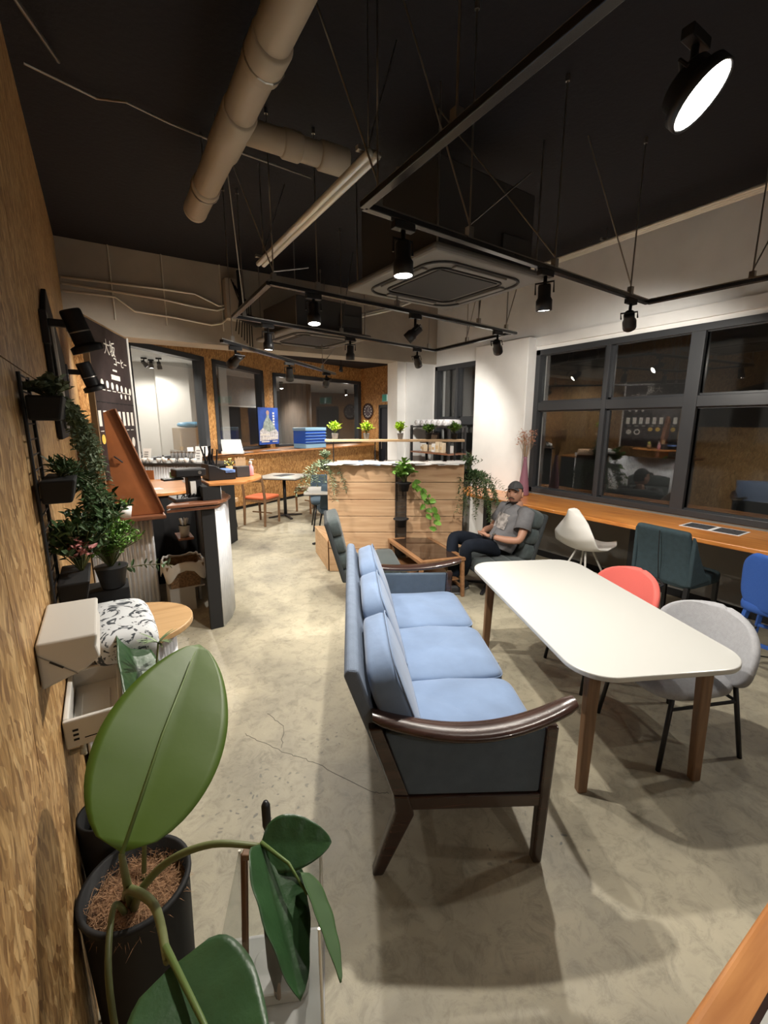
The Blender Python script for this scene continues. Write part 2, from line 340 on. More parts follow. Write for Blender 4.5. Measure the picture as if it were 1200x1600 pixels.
# left wall of strand boards, 0.91 m high, with open joints
mb = MB(); mb.box(-.30, -.186, -2.5, 6.9, 0, CEIL)
zs = [0, .88, 1.75, 2.62, CEIL]
for i in range(4):
    off = 1.93 if i % 2 == 0 else 1.02
    cuts = [-2.5] + [c for c in [off + 1.82*k for k in range(-3, 4)] if -2.4 < c < 6.8] + [6.9]
    for a, b in zip(cuts[:-1], cuts[1:]): mb.box(-.186, -.176, a+.0018, b-.0018, zs[i]+.0018, zs[i+1]-.0018)
struct(mb.build('wall_left', M_OSB))
struct(MB().box(-.3, 4.6, -2.6, -2.5, 0, CEIL).build('wall_back', M_WHITEWALL))
# right wall: lower part, lintel and the part above the windows
struct(MB().box(4.4, 4.6, -2.5, 5.75, 0, .77).build('wall_right', M_GREYWALL))
mb = MB(); mb.box(4.4, 4.6, -2.5, 5.75, 2.42, CEIL).box(4.36, 4.4, -2.5, 3.62, 2.46, 2.56).box(4.4, 4.6, -2.5, -.9, .77, 2.42).box(4.4, 4.6, 5.47, 5.75, .77, 2.42)
struct(mb.build('wall_right', M_WHITEWALL))
struct(MB().box(4.25, 4.6, 3.60, 4.46, 0, 2.56).build('trim_1', M_WHITEWALL, bevel=.008))
struct(MB().box(4.385, 4.4, -2.5, 3.6, 0, .07).build('baseboard_right', M_BLACKMATTE))
# concrete beam across the room and the short white wall under its right end
struct(MB().box(-.176, 4.4, 5.45, 5.80, 2.46, CEIL).build('trim_2', M_CONC))
mb = MB(); mb.box(3.86, 4.16, 5.47, 5.76, 0, 2.46).box(4.16, 4.4, 5.50, 5.72, 0, 2.46).box(3.72, 3.86, 5.50, 5.76, 0, 2.46)
struct(mb.build('wall_far_right', M_WHITEWALL))

def window(name, x, ys, y0, y1, z0, z1, zt, fr=.05, wide=()):
    e = bpy.data.objects.new(name, None); COL.objects.link(e); struct(e); e.location = (x, (y0+y1)/2, z0)
    ox, oy, oz = e.location
    f = MB(); f.m = MX.Translation((-ox, -oy, -oz)); d0, d1 = x, x+.10
    f.box(d0-.012, d1, y0, y1, z1-.06, z1).box(d0-.012, d1, y0, y1, z0, z0+.055).box(d0-.012, d1, y0, y0+.06, z0, z1).box(d0-.012, d1, y1-.06, y1, z0, z1)
    f.box(d0, d1, y0, y1, zt-.05, zt+.045)
    f.build('window_frame', M_FRAME, e, bevel=.004)
    for y in ys:
        wd = .11 if y in wide else .045
        g = MB(); g.m = MX.Translation((-ox, -oy, -oz)); g.box(d0-.006, d1-.01, y-wd/2, y+wd/2, z0, z1); g.build('mullion', M_FRAME, e, bevel=.004)
    cuts = [y0] + sorted(ys) + [y1]
    for a, b in zip(cuts[:-1], cuts[1:]):
        for c, d in ((z0, zt), (zt, z1)):
            g = MB(); g.m = MX.Translation((-ox, -oy, -oz)); g.box(x+.05, x+.056, a+.02, b-.02, c+.02, d-.02); g.build('pane', M_GLASS, e)
            s = MB(); s.m = g.m   # thin sash inside each light
            s.box(x+.035, x+.07, a+.02, b-.02, c+.03, c+.065).box(x+.035, x+.07, a+.02, b-.02, d-.065, d-.035).box(x+.035, x+.07, a+.02, a+.055, c+.03, d-.035).box(x+.035, x+.07, b-.055, b-.02, c+.03, d-.035)
            s.build('sash', M_FRAME, e)
    return e
window('window_1', 4.4, [2.72, 1.92, .95, .1], -.9, 3.60, .77, 2.42, 1.785, wide=(1.92, .1))
window('window_2', 4.4, [4.98], 4.46, 5.47, .77, 2.42, 1.62)
# pale street wall and a hung net outside the small window
struct(MB().box(6.2, 6.3, -2, 8, 0, 3.2).build('wall_outside', mat('outside_dark_render', (.10,.10,.10), .9)))
struct(MB().box(4.6, 6.3, -2, 8, -.1, 0).build('floor_outside', mat('outside_paving', (.08,.08,.08), .9)))

# ---- the bay behind the beam: slanted wall A with two windows, wall B with one, wall C with a door
BZ = 3.05
AO = V((.41, 7.18, 0)); AD = V((.704, .710, 0)); AN = V((-.710, .704, 0)); A_ang = math.atan2(.710, .704)
BO = V((3.34, 10.13, 0)); B_ang = R(18); BD = V((math.cos(B_ang), math.sin(B_ang), 0))
def wall_with_holes(name, origin, ang, t0, t1, holes, z1, th, m):
    mb = MB(); cur = t0
    for a, b, c, d in holes:
        mb.box(cur, a, 0, th, 0, z1).box(a, b, 0, th, 0, c).box(a, b, 0, th, d, z1); cur = b
    mb.box(cur, t1, 0, th, 0, z1)
    o = mb.build(name, m, loc=origin, rz=ang); return struct(o)
wall_with_holes('wall_bay_left', AO, A_ang, -.9, 4.17, [(0, 1.72, 1.05, 2.70), (2.0, 3.86, 1.05, 2.70)], BZ, .12, M_OSB2)
wall_with_holes('wall_bay_back', BO, B_ang, -.02, 3.10, [(.12, 3.04, 1.05, 2.70)], BZ, .12, M_OSB2)
CO = V((6.29, 11.09, 0)); C_ang = R(-80)
wall_with_holes('wall_bay_right', CO, C_ang, -.02, 2.0, [(.72, 1.58, .0, 2.02)], BZ, .12, M_OSB2)
struct(MB().prism([(4.45,5.76),(6.75,9.1),(6.65,9.2),(4.35,5.86)], 0, BZ).build('wall_bay_near', M_WHITEWALL))
struct(MB().prism([(-.4,5.8),(4.5,5.8),(7.8,9.6),(6.6,11.4),(3.2,10.3),(-.5,6.7)], BZ, BZ+.1).build('ceiling_bay', M_BLACKCEIL))
def bay_window(name, origin, ang, t0, t1, z0, z1):
    e = bpy.data.objects.new(name, None); COL.objects.link(e); struct(e); e.rotation_euler.z = ang
    d = V((math.cos(ang), math.sin(ang), 0)); e.location = origin + d*(t0+t1)/2 + V((0,0,z0)); h = (t1-t0)/2; H = z1-z0
    f = MB(); f.box(-h-.02, h+.02, -.02, .14, H-.07, H+.01).box(-h-.02, h+.02, -.02, .14, -.01, .04).box(-h-.02, -h+.07, -.02, .14, 0, H).box(h-.10, h+.02, -.02, .14, 0, H)
    f.build('window_frame', M_FRAME, e, bevel=.004)
    MB().box(-h+.06, h-.09, .05, .056, .03, H-.06).build('pane', M_GLASS, e)
bay_window('window_3', AO, A_ang, 0, 1.72, 1.05, 2.70)
bay_window('window_4', AO, A_ang, 2.0, 3.86, 1.05, 2.70)
bay_window('window_5', BO, B_ang, .12, 3.04, 1.05, 2.70)
d = bpy.data.objects.new('door_1', None); COL.objects.link(d); struct(d); d.rotation_euler.z = C_ang
d.location = CO + V((math.cos(C_ang), math.sin(C_ang), 0))*1.15
MB().box(-.38, .38, .03, .08, .01, 2.0).build('door_leaf', mat('dark_door', (.018,.019,.026), .5), d)
f = MB(); f.box(-.42, -.36, -.01, .12, 0, 2.04).box(.36, .42, -.01, .12, 0, 2.04).box(-.42, .42, -.01, .12, 1.98, 2.06); f.build('door_frame', M_BLACK, d)
MB().tube([(-.28,-.03,.9),(-.28,-.03,1.15)], .012).build('door_handle', M_STEEL, d)

# ---- white room seen through the first slanted window
SZ = 2.76
wr = MB(); wr.box(-1.6, 2.16, 10.2, 10.3, 0, SZ).box(-1.7, -1.6, 7.0, 10.3, 0, SZ).prism([(2.10,10.25),(2.18,10.25),(1.78,8.66),(1.70,8.60)], 0, SZ).box(1.02, 1.62, 9.95, 10.2, 0, SZ)
struct(wr.build('wall_side_room', M_PALEWALL))
struct(MB().prism([(-1.7,6.6),(-.25,6.65),(1.78,8.68),(2.18,10.3),(-1.7,10.3)], SZ, SZ+.1).build('ceiling_side_room', M_WHITEWALL))
# ---- dim room behind the other two windows
dr = MB(); dr.prism([(2.2,10.3),(3.6,15.4),(3.5,15.4),(2.1,10.3)], 0, 2.66).prism([(3.5,15.2),(11,15.2),(11,15.3),(3.5,15.3)], 0, 2.66).prism([(6.5,11.2),(11,13),(11,15.2),(10.9,15.2),(10.9,13.1),(6.45,11.3)], 0, 2.66)
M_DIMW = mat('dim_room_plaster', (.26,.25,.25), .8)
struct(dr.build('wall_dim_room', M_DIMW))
struct(MB().prism([(1.7,8.75),(3.22,10.28),(6.4,11.25),(11,13),(11,15.3),(3.5,15.3),(2.1,10.3)], 2.66, 2.76).build('ceiling_dim_room', M_WHITEWALL))
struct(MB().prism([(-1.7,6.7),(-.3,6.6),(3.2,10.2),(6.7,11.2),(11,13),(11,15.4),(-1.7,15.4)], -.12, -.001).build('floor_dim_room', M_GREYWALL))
col = MB(); col.lathe([(.44, 0), (.44, 2.66)], 28, (4.85, 12.4, 0)); struct(col.build('trim_3', wood('weathered_column_board', (.10,.07,.05), (.22,.16,.12), .7, 'Z', .8), smooth=True))
struct(MB().prism([(2.03,9.10),(2.20,9.22),(2.26,9.5),(2.10,9.5)], 0, 2.66).build('trim_4', M_PALEWALL))
struct(MB().prism([(2.45,10.7),(3.85,11.7),(3.80,11.8),(2.40,10.8)], 1.98, 2.66).build('trim_7', mat('pale_grey_lintel', (.36,.36,.36), .6)))
struct(MB().prism([(2.45,10.67),(3.85,11.67),(3.85,11.7),(2.45,10.7)], 1.96, 1.99).build('trim_8', M_WHITEWALL))

# ================================================================== CEILING: PIPE, TRACKS, CONDUITS
t = thing('drain_pipe', 'thick beige plastic drain pipe with a side branch hung under the black ceiling', 'pipe', (.70, 2.4, 3.0))
MB().tube([(0, -2.2, 0.02), (0, 1.05, 0)], .073, 28).build('main_run', M_PVC, t, smooth=True)
MB().lathe([(.075,0),(.075,.03),(.06,.05)], 28).build('end_cap', M_PVC, t, smooth=True, bevel=.004).matrix_local = MX.Translation((0,1.05,0)) @ MX.Rotation(-PI/2, 4, 'X')
for y, L_ in ((-.45, .16), (.10, .34), (.72, .05)):
    o = MB().tube([(0,y-L_/2,0),(0,y-L_/2+.008,0),(0,y+L_/2-.008,0),(0,y+L_/2,0)], [.074,.081,.081,.074], 28).build('coupling', M_PVC, t, smooth=True)
MB().tube([(.03,.06,0),(.60,.045,0)], .058, 24).build('branch', M_PVC, t, smooth=True)
MB().tube([(.24,.055,0),(.25,.055,0),(.33,.053,0),(.34,.053,0)], [.06,.067,.067,.06], 24).build('coupling', M_PVC, t, smooth=True)
MB().tube([(.44,.05,0),(.45,.05,0),(.60,.045,0),(.605,.045,0)], [.06,.069,.069,.055], 24).build('branch_socket', M_PVC, t, smooth=True)
for y in (-.42, .75):
    MB().tube([(0,y,.07),(0,y,.30)], .006).build('hanger_rod', M_STEEL, t)
    MB().tube([(.08*math.cos(a),y,.08*math.sin(a)) for a in [i*PI/8 for i in range(17)]], .006, 6).build('pipe_clip', M_STEEL, t)
MB().box(-.02, .02, .52, .545, -.02, .01).build('drip_lug', M_PVC, t) if False else None

TZ = 2.40
def rail(mb, a, b, z=TZ, w=.034, h=.022): return mb.bar((*a, z), (*b, z), w, h)
def track_loop(name, label, runs, rods, braces, z=TZ, group=None):
    cx, cy = runs[0][0]
    t = thing(name, label, 'lighting track', (cx, cy, z), 0, group)
    for a, b in runs:
        m = MB(); m.m = MX.Translation((-cx, -cy, -z)); rail(m, a, b, z); m.build('rail', M_TRACK, t, bevel=.003)
        m = MB(); m.m = MX.Translation((-cx, -cy, -z)); m.bar((*a, z+.016), (*b, z+.016), .012, .012); m.build('edge_strip', M_STEEL, t)
    for x, y in rods:
        m = MB(); m.m = MX.Translation((-cx, -cy, -z)); m.tube([(x,y,z+.02),(x,y,CEIL)], .0045, 6); m.box(x-.014,x+.014,y-.014,y+.014,z+.01,z+.06); m.tube([(x,y,CEIL-.03),(x,y,CEIL)], .011, 8)
        m.build('suspension_rod', M_STEEL, t)
    for p, q in braces:
        m = MB(); m.m = MX.Translation((-cx, -cy, -z)); m.tube([p, q], .0042, 6); m.build('diagonal_brace', M_STEEL, t)
    return t
tA = track_loop('track_rail_loop', 'near black lighting track corner under the black ceiling, its long run coming toward the viewer', 
    [((.93,1.61),(.90,-.9)), ((.93,1.61),(3.25,1.76)), ((3.25,1.76),(3.38,-.9))],
    [(1.0,1.62),(1.5,1.645),(2.16,1.69),(3.0,1.745),(3.3,1.2),(.92,.3),(3.34,.2),(.94,1.1)],
    [((1.5,1.645,2.47),(1.15,1.72,3.28)), ((2.16,1.69,2.47),(1.75,2.2,3.28)), ((3.0,1.745,2.47),(2.65,1.9,3.28)), ((3.3,1.2,2.47),(3.75,1.1,3.28)), ((1.5,1.645,2.47),(2.0,1.75,2.85)), ((1.0,1.62,2.5),(.72,1.75,3.28))])
tB = track_loop('track_rail_loop', 'far black lighting track rectangle hung in front of the concrete beam', 
    [((.93,2.72),(.964,3.69)), ((.93,2.72),(3.32,2.97)), ((.964,3.69),(3.32,4.14)), ((3.32,4.14),(3.27,2.99))],
    [(.96,2.73),(1.25,2.75),(1.9,2.82),(2.8,2.92),(3.18,2.96),(1.05,3.70),(2.0,3.89),(3.2,4.11),(3.3,3.6)],
    [((.96,2.73,2.47),(.72,2.9,3.28)), ((.96,2.73,2.47),(1.3,3.0,2.62)), ((1.9,2.82,2.47),(2.25,2.9,3.28)), ((2.8,2.92,2.47),(3.05,3.1,3.28)), ((3.18,2.96,2.47),(3.5,3.0,3.28)), ((1.05,3.7,2.47),(.85,3.2,3.25)), ((2.0,3.89,2.47),(2.3,4.2,3.25)), ((3.3,3.6,2.47),(3.6,3.7,3.25))])
tC = track_loop('track_rail_loop', 'short slanting black track of lamps in front of the far strand board windows', 
    [((.84,3.60),(2.60,5.26))], [(.95,3.71),(2.3,4.98)], [((2.3,4.98,2.27),(2.75,5.1,2.75))], z=2.2)

def conduit_pair(name, label, x, y0, y1, z, r, sep, n=2, hang=(), group=None):
    t = thing(name, label, 'conduit', (x, y0, z), 0, group)
    for k in range(n): MB().tube([((k-(n-1)/2)*sep, 0, 0), ((k-(n-1)/2)*sep, y1-y0, 0)], r, 10).build('tube', M_CHROME, t, smooth=True)
    for y in hang:
        MB().tube([(0,y-y0,0),(0,y-y0,CEIL-z)], .0045, 6).build('suspension_rod', M_STEEL, t)
        MB().box(-sep*n/2-.02, sep*n/2+.02, y-y0-.012, y-y0+.012, r, r+.02).build('cross_clamp', M_STEEL, t, bevel=.002)
        MB().tube([(0,y-y0,.05),(.22,y-y0+.12,CEIL-z-.02)], .004, 6).build('diagonal_brace', M_STEEL, t)
    return t
conduit_pair('steel_conduit_pair', 'pair of shiny steel tubes slung from the ceiling beside the beige pipe', 1.09, 1.80, 3.35, 2.70, .017, .038, 2, (1.84, 3.28))
conduit_pair('steel_conduit_pair', 'long bright steel tubes running along the ceiling edge above the night window', 4.0, -1.2, 3.9, 3.17, .015, .036, 3, (.2, 1.4, 2.6, 3.7))
# thin pipes on the face of the beam
t = thing('wall_conduit', 'three thin steel conduits bending across the grey concrete beam', 'conduit', (.6, 5.45, 2.85))
for pts in ([(-.76,.09),(.1,.11),(.42,.11),(.66,.02),(.76,.04),(.9,.16)], [(-.76,.035),(.1,.01),(.4,-.02),(.64,-.03),(.76,.02),(.9,.14)], [(-.76,-.03),(-.33,-.025),(-.17,-.14),(.2,-.155),(.57,-.19),(.68,-.16),(.76,-.09)]):
    MB().tube([(x,-.03,z) for x, z in pts], .011, 8).build('tube', M_CHROME, t, smooth=True)
for x in (-.35, .12, .7):
    MB().tube([(x,-.012,-.24),(x,-.012,.45)], .007, 6).build('strap', M_CHROME, t)
b = MB().box(.72,.92,-.14,-.002,-.12,.30).build('junction_box', M_CONC, t, bevel=.006)
b = MB()
for k in range(7): b.tube([(.78+.02*k,-.16,.28-.03*k),(.84+.02*k,-.22,.05),(.80+.03*k,-.15,-.25-.03*k)], .006, 6)
b.build('cable_tangle', M_BLACKMATTE, t)
# thin cable along the black ceiling
tag(MB().tube([(-.12,3.0,3.27),(.17,3.1,3.275),(.3,3.02,3.26),(.52,3.1,3.27),(.95,3.15,3.26),(1.43,3.2,3.27)], .006, 6).build('ceiling_cable', M_STEEL), 'thin grey cable crossing the black ceiling behind the beige pipe', 'cable')
tag(MB().tube([(-.17,1.9,2.95),(.02,2.9,3.27)], .009, 8).build('brace_rod', M_STEEL), 'bare steel rod slanting up the black ceiling beside the strand board wall', 'rod')
tag(MB().tube([(1.95,.62,3.1),(2.1,.25,2.9)], .012, 8).tube([(1.6,1.0,3.28),(3.0,-.3,3.2)], .012, 8).build('brace_rod', M_STEEL), 'steel rod crossing the ceiling in the top right corner by the glaring lamp', 'rod')

# ---- cassette air conditioners
M_ACG = mat('grey_ac_panel', (.17,.165,.155), .5); M_ACD = mat('dark_ac_grille', (.025,.025,.027), .6); M_ACB = mat('dark_ac_case', (.05,.05,.052), .6)
def aircon(label, loc, rz, H=.30):
    t = thing('ceiling_air_conditioner', label, 'air conditioner', loc, rz)
    MB().box(-.475,.475,-.475,.475,0,.045).build('panel', M_ACG, t, bevel=.02, seg=3)
    MB().box(-.40,.40,-.40,.40,.045,H).build('case', M_ACB, t, bevel=.01)
    MB().box(.10,.35,-.42,-.40,.10,.22).build('control_box', M_ACB, t, bevel=.004)
    g = MB().box(-.25,.25,-.25,.25,-.006,.002); g.build('intake_grille', M_ACD, t)
    fr = MB()
    def rr(x, y, r, n=6):
        return [(sx*(x-r)+r*math.cos(a)*1, sy*(y-r)+r*math.sin(a)) for sx, sy, a0 in ((1,1,0),(-1,1,PI/2),(-1,-1,PI),(1,-1,1.5*PI)) for a in [a0+PI/2*i/n for i in range(n+1)]]
    for rad, z in ((.29, -.005), (.385, -.003)):
        pts = rr(rad, rad, .08 if rad < .3 else .14); fr.tube([(x,y,z) for x, y in pts+pts[:1]], .007 if rad < .3 else .009, 6)
    fr.build('slot_line', M_ACD, t, smooth=True)
    for k in range(4):
        a = k*PI/2; m = MB(); m.m = MX.Rotation(a, 4, 'Z'); m.box(-.22,.22,.318,.362,-.014,.0); m.build('louvre', M_ACG, t, bevel=.006)
    for sx in (-1, 1):
        for sy in (-1, 1): MB().tube([(sx*.42,sy*.42,.04),(sx*.42,sy*.42,CEIL-loc[2])], .006, 6).build('suspension_rod', M_STEEL, t)
    return t
aircon('near grey four-way cassette air conditioner hanging right of the steel tubes', (2.06, 2.50, 2.50), R(2), .5)
aircon('far grey cassette air conditioner hanging close in front of the concrete beam', (2.13, 4.85, 2.50), R(6), .34)
t = thing('refrigerant_pipes', 'pair of white lagged pipes and black ducts running from the far air conditioner', 'pipe', (1.6, 5.0, 2.7))
for k in range(2): MB().tube([(.95,.3+.05*k,.1+.03*k),(1.5,-.3+.05*k,.22+.03*k),(1.9,-.9+.05*k,.4)], .014, 8).build('lagged_pipe', M_WHITEPL, t, smooth=True)
MB().tube([(-.15,.2,.5),(-.15,.15,.0),(-.05,.05,-.05),(.3,0,-.02)], .035, 10).build('black_duct', M_BLACKMATTE, t, smooth=True)
MB().tube([(-.15,.3,.1),(.05,.25,.02),(.3,.15,.02)], .03, 10).build('black_duct', M_BLACKMATTE, t, smooth=True)

# ================================================================== LAMPS
def spot(label, x, y, z_track, d, on=True, drop=.10, watts=None, r=.042, length=.13, cone=125, group=None):
    """track spot: adapter, stem, yoke, can; d = where the can points"""
    t = thing('track_spotlight', label, 'spotlight', (x, y, z_track-.012), 0, group)
    MB().box(-.05,.05,-.017,.017,-.03,.0).build('adapter', M_BLACK, t, bevel=.003)
    MB().tube([(0,0,-.03),(0,0,-drop)], .010, 10).build('stem', M_BLACK, t, smooth=True)
    d = V(d).normalized(); M = MX.Translation((0,0,-drop)) @ rot_to(d)
    m = MB(); m.m = M
    m.lathe([(.012,-length*.40),(r*.72,-length*.38),(r*.78,-length*.30),(r*.78,length*.10),(r,length*.22),(r,length*.62),(r*.93,length*.62),(r*.90,length*.50)], 28)
    m.build('lamp_can', M_BLACK, t, smooth=True)
    m = MB(); m.m = M
    m.tube([(-r-.006,0,-.005),(-r-.006,0,-length*.45),(r+.006,0,-length*.45),(r+.006,0,-.005)], .005, 6); m.build('yoke', M_BLACK, t)
    m = MB(); m.m = M; m.lathe([(r*.90, length*.56),(r*.90,length*.585)], 24)
    m.build('lens', M_LENS if on else mat('unlit_lens', (.25,.25,.25), .2), t)
    if on:
        ld = bpy.data.lights.new('spot_beam', 'SPOT'); ld.energy = watts or LAMP_W; ld.spot_size = R(cone); ld.spot_blend = .55; ld.shadow_soft_size = .025; ld.color = LAMP_COL
        lo = bpy.data.objects.new('spot_beam', ld); COL.objects.link(lo); lo.parent = t
        lo.matrix_local = MX.Translation(V((0,0,-drop)) + d*(length*.70)) @ (-d).to_track_quat('Z', 'Y').to_matrix().to_4x4()
    return t
DN = (0, 0, -1)
spot('big glaring round lamp shining at the viewer in the top right of the ceiling', 1.50, .76, 2.66, (.27,-.68,-.79), True, .13, 22, .088, .075, 150)
spot('lit spotlight on the near track, hanging in front of the near air conditioner', 1.12, 1.62, TZ, (.0,-.05,-1), True, .12, LAMP_W*1.5, cone=140)
spot('lit spotlight on the near track, just left of the window wall pillar', 2.08, 1.68, TZ, (.12,.05,-1), True, .12, LAMP_W*1.3, cone=140)
spot('lit spotlight on the far track rectangle, nearest to its left corner', 1.22, 2.75, TZ, (-.05,-.15,-1), True, .10, LAMP_W*1.2, cone=140)
spot('lit spotlight on the back rail of the far track, left end', 1.25, 3.75, TZ, (.0,.05,-1), True, .12)
spot('lit spotlight on the back rail of the far track, hanging under its middle', 2.10, 3.91, TZ, (.05,.15,-1), True, .12)
spot('lit spotlight in the middle of the slanting track by the far board wall', 1.66, 4.375, 2.2, (.2,.6,-1), True, .10)
spot('black spotlight on the slanting track, at its near left end', .97, 3.72, 2.2, (-.35,.8,-.5), True, .10, LAMP_W*1.0, cone=110)
spot('black spotlight on the slanting track, at its far right end', 2.38, 5.05, 2.2, (.2,.8,-.5), True, .10, LAMP_W*1.0, cone=110)
spot('black spotlight turned away, on the far track above the plank partition', 2.08, 2.84, TZ, (-.5,.5,-.6), True, .12, LAMP_W*1.0, cone=110)
spot('black spotlight turned to the windows, on the far rail corner', 3.02, 4.08, TZ, (.6,.45,-.6), True, .12, LAMP_W*1.0, cone=110)
spot('black spotlight turned aside on the right end of the far track near the white pillar', 3.06, 2.945, TZ, (.75,.5,-.6), True, .12, LAMP_W*.38, cone=110)
spot('black spotlight tilted down at the near track corner above the night window', 3.02, 1.745, TZ, (.75,.35,-.45), True, .12, LAMP_W*1.0, cone=110)
# lamps of the room behind and beside the viewer
for i, (x, y, ww) in enumerate([(3.35, .35, 1.0), (3.35, -.8, 1.0), (.9, -1.3, .8)]):
    spot('spotlight on the near track ' + ['beside the window, out past the picture edge', 'at the far end behind the viewer', 'on the long run behind the viewer'][i], x, y, TZ, (-.25,.25,-1) if x > 3 else (-.25,.2,-1), True, .12, LAMP_W*ww*.42)
spot('lit spotlight over the far tables, hung behind the concrete beam on the left', 2.2, 7.3, BZ-.02, (0,.1,-1), True, .25, LAMP_W*3.0)
spot('lit spotlight over the bay counter, hung behind the concrete beam on the right', 4.6, 9.0, BZ-.02, (0,.2,-1), True, .25, LAMP_W*3.2, cone=150)
spot('lit spotlight over the cafe counter, hung behind the concrete beam at left', .7, 6.2, BZ-.02, (0,-.1,-1), True, .25, LAMP_W*1.5, cone=150)
# side room fittings
spot('black ceiling spotlight in the white side room, the left of the pair', .80, 9.35, SZ, (.5,-.2,-.6), False, .10)
spot('black ceiling spotlight in the white side room, the right of the pair', 1.03, 9.25, SZ, (.1,.0,-1), False, .12)
spot('small round lit lamp between the two black spotlights of the side room', .93, 9.55, SZ, (0,.0,-1), True, .08, 85, cone=165)
spot('lit lamp near the window inside the white side room, out of direct sight', .2, 8.2, SZ, (0,.3,-1), True, .08, 110, cone=165)
spot('bare round lit lamp seen through the widest window in the dim room', 4.15, 11.6, 2.66, (0,-.3,-1), True, .10, 75, cone=170)
spot('added lit lamp out of sight deep in the dim room behind the far windows', 6.9, 13.2, 2.66, (0,-.3,-1), True, .10, 90, cone=170)  # extra unseen lamp, added to brighten the dim room

# ---- black cone lamps on the strand board wall
def wall_lamp(label, loc, s=1.0):
    t = thing('wall_spotlight', label, 'wall lamp', loc, 0)
    MB().box(0,.03*s,-.05*s,.05*s,-.075*s,.075*s).build('wall_plate', M_BLACK, t, bevel=.004)
    MB().box(.03*s,.12*s,-.014*s,.014*s,.01*s,.045*s).build('arm', M_BLACK, t, bevel=.003)
    m = MB(); m.m = MX.Translation((.15*s,0,.0)) @ rot_to((.28,.10,-.9)) @ MX.Scale(s, 4)
    m.lathe([(.005,-.10),(.043,-.10),(.047,-.09),(.047,.06),(.072,.07),(.072,.10),(.066,.10),(.062,.075),(.03,.07)], 28); m.build('lamp_can', M_BLACK, t, smooth=True, bevel=.002)
    m = MB(); m.m = MX.Translation((.15*s,0,.0)) @ rot_to((.28,.10,-.9)) @ MX.Scale(s, 4); m.lathe([(.0475,.0),(.0485,.0),(.0485,.006),(.0475,.006)], 28); m.build('ring', M_STEEL, t)
    return t
wall_lamp('upper black cylindrical wall spotlight on the strand board above the trailing plants', (-.176, 2.62, 2.02), .95)
wall_lamp('lower black wall spotlight in front of the dark menu board', (-.176, 3.9, 1.92), 1.0)

# ================================================================== SOFA (local x = forward, y = along)
t = thing('sofa', 'long three-seat blue sofa with dark wooden arms, its back to the aisle', 'sofa', (.985, .955, 0), R(-28))
L3 = 1.60; SD = .275
for y in (0.0, L3):
    # rear leg kicks back, front leg straight
    m = MB(); m.extrude([(-.235,y-.022,.33),(-.29,y-.022,.335),(-.285,y-.022,.27),(-.365,y-.022,0),(-.325,y-.022,0),(-.215,y-.022,.25)], (0,.044,0)); m.build('leg', M_DARKWOOD, t, bevel=.008)
    m = MB(); m.bar((.245,y,.0),(.262,y,.575), .036,.038,.044,.048, up=(0,1,0)); m.build('leg', M_DARKWOOD, t, bevel=.008)
    m = MB(); m.extrude([(-.29,y-.02,.335),(-.235,y-.02,.33),(-.33,y-.02,.60),(-.375,y-.02,.60)], (0,.04,0)); m.build('rear_post', M_DARKWOOD, t, bevel=.006)
    m = MB(); m.bar((-.25,y,.295),(.25,y,.275), .034,.055, up=(0,0,1)); m.build('side_rail', M_DARKWOOD, t, bevel=.006)
    # arm rest: shallow swept bow, thick and rounded
    s_ = -1 if y < .5 else 1
    def armpt(u, v, y=y, s_=s_):
        x = -.36 + .70*u; z = .585 + .055*(2*u-1)**2 + .012*u; bow = s_*.045*math.sin(PI*u)
        wd = .036 + .012*math.sin(PI*u)**.7; hh = .020; a = 2*PI*v
        if u in (0, 1): wd *= .82; hh *= .8
        return (x, y + bow + wd*math.cos(a), z + hh*math.sin(a))
    m = MB().grid(armpt, 24, 16)
    for u in (0, 1): m.add([armpt(u, k/16) for k in range(16)], [tuple(range(16))])
    m.build('armrest', M_DARKWOOD, t, smooth=True)
    m = MB(); m.extrude([(-.24,y-.014,.325),(.235,y-.014,.305),(.245,y-.014,.565),(-.32,y-.014,.575)], (0,.028,0)); m.build('side_panel', mat('sofa_side_fabric', (.085,.115,.155), .9, noise=.08, nscale=20, bump=.3, bscale=300), t, bevel=.012, seg=3)
MB().bar((.235,0,.285),(.235,L3,.285), .034,.055).build('front_rail', M_DARKWOOD, t, bevel=.006)
MB().bar((-.24,0,.30),(-.24,L3,.30), .034,.055).build('rear_rail', M_DARKWOOD, t, bevel=.006)
m = MB(); m.extrude([(-.245,.015,.30),(-.29,.015,.31),(-.455,.015,.775),(-.44,.015,.80),(-.405,.015,.795)], (0,L3-.03,0)); m.build('back_panel', M_BLUEBACK, t, bevel=.012, seg=3)
MB().box(-.25,.24,.02,L3-.02,.285,.32).build('seat_deck', M_BLUEBACK, t)
W3 = L3/3
def cushion_grid(m, c, d, seed, e1=.38, e2=.22):
    rnd = random.Random(seed); ph = [rnd.uniform(0, 6) for _ in range(6)]
    n0 = len(m.v); m.super(c, d, e1, e2, 48, 20)
    for i in range(n0, len(m.v)):
        x, y, z = m.v[i]
        if z > c[2]:
            w_ = .004*math.sin(9*x+ph[0])*math.sin(7*y+ph[1]) + .003*math.sin(23*x+11*y+ph[2]) + .0025*math.sin(31*y-9*x+ph[3])
            crown = .012*(1-((x-c[0])/(d[0]/2))**2)*(1-((y-c[1])/(d[1]/2))**2)
            m.v[i] = (x, y, z + w_ + crown)
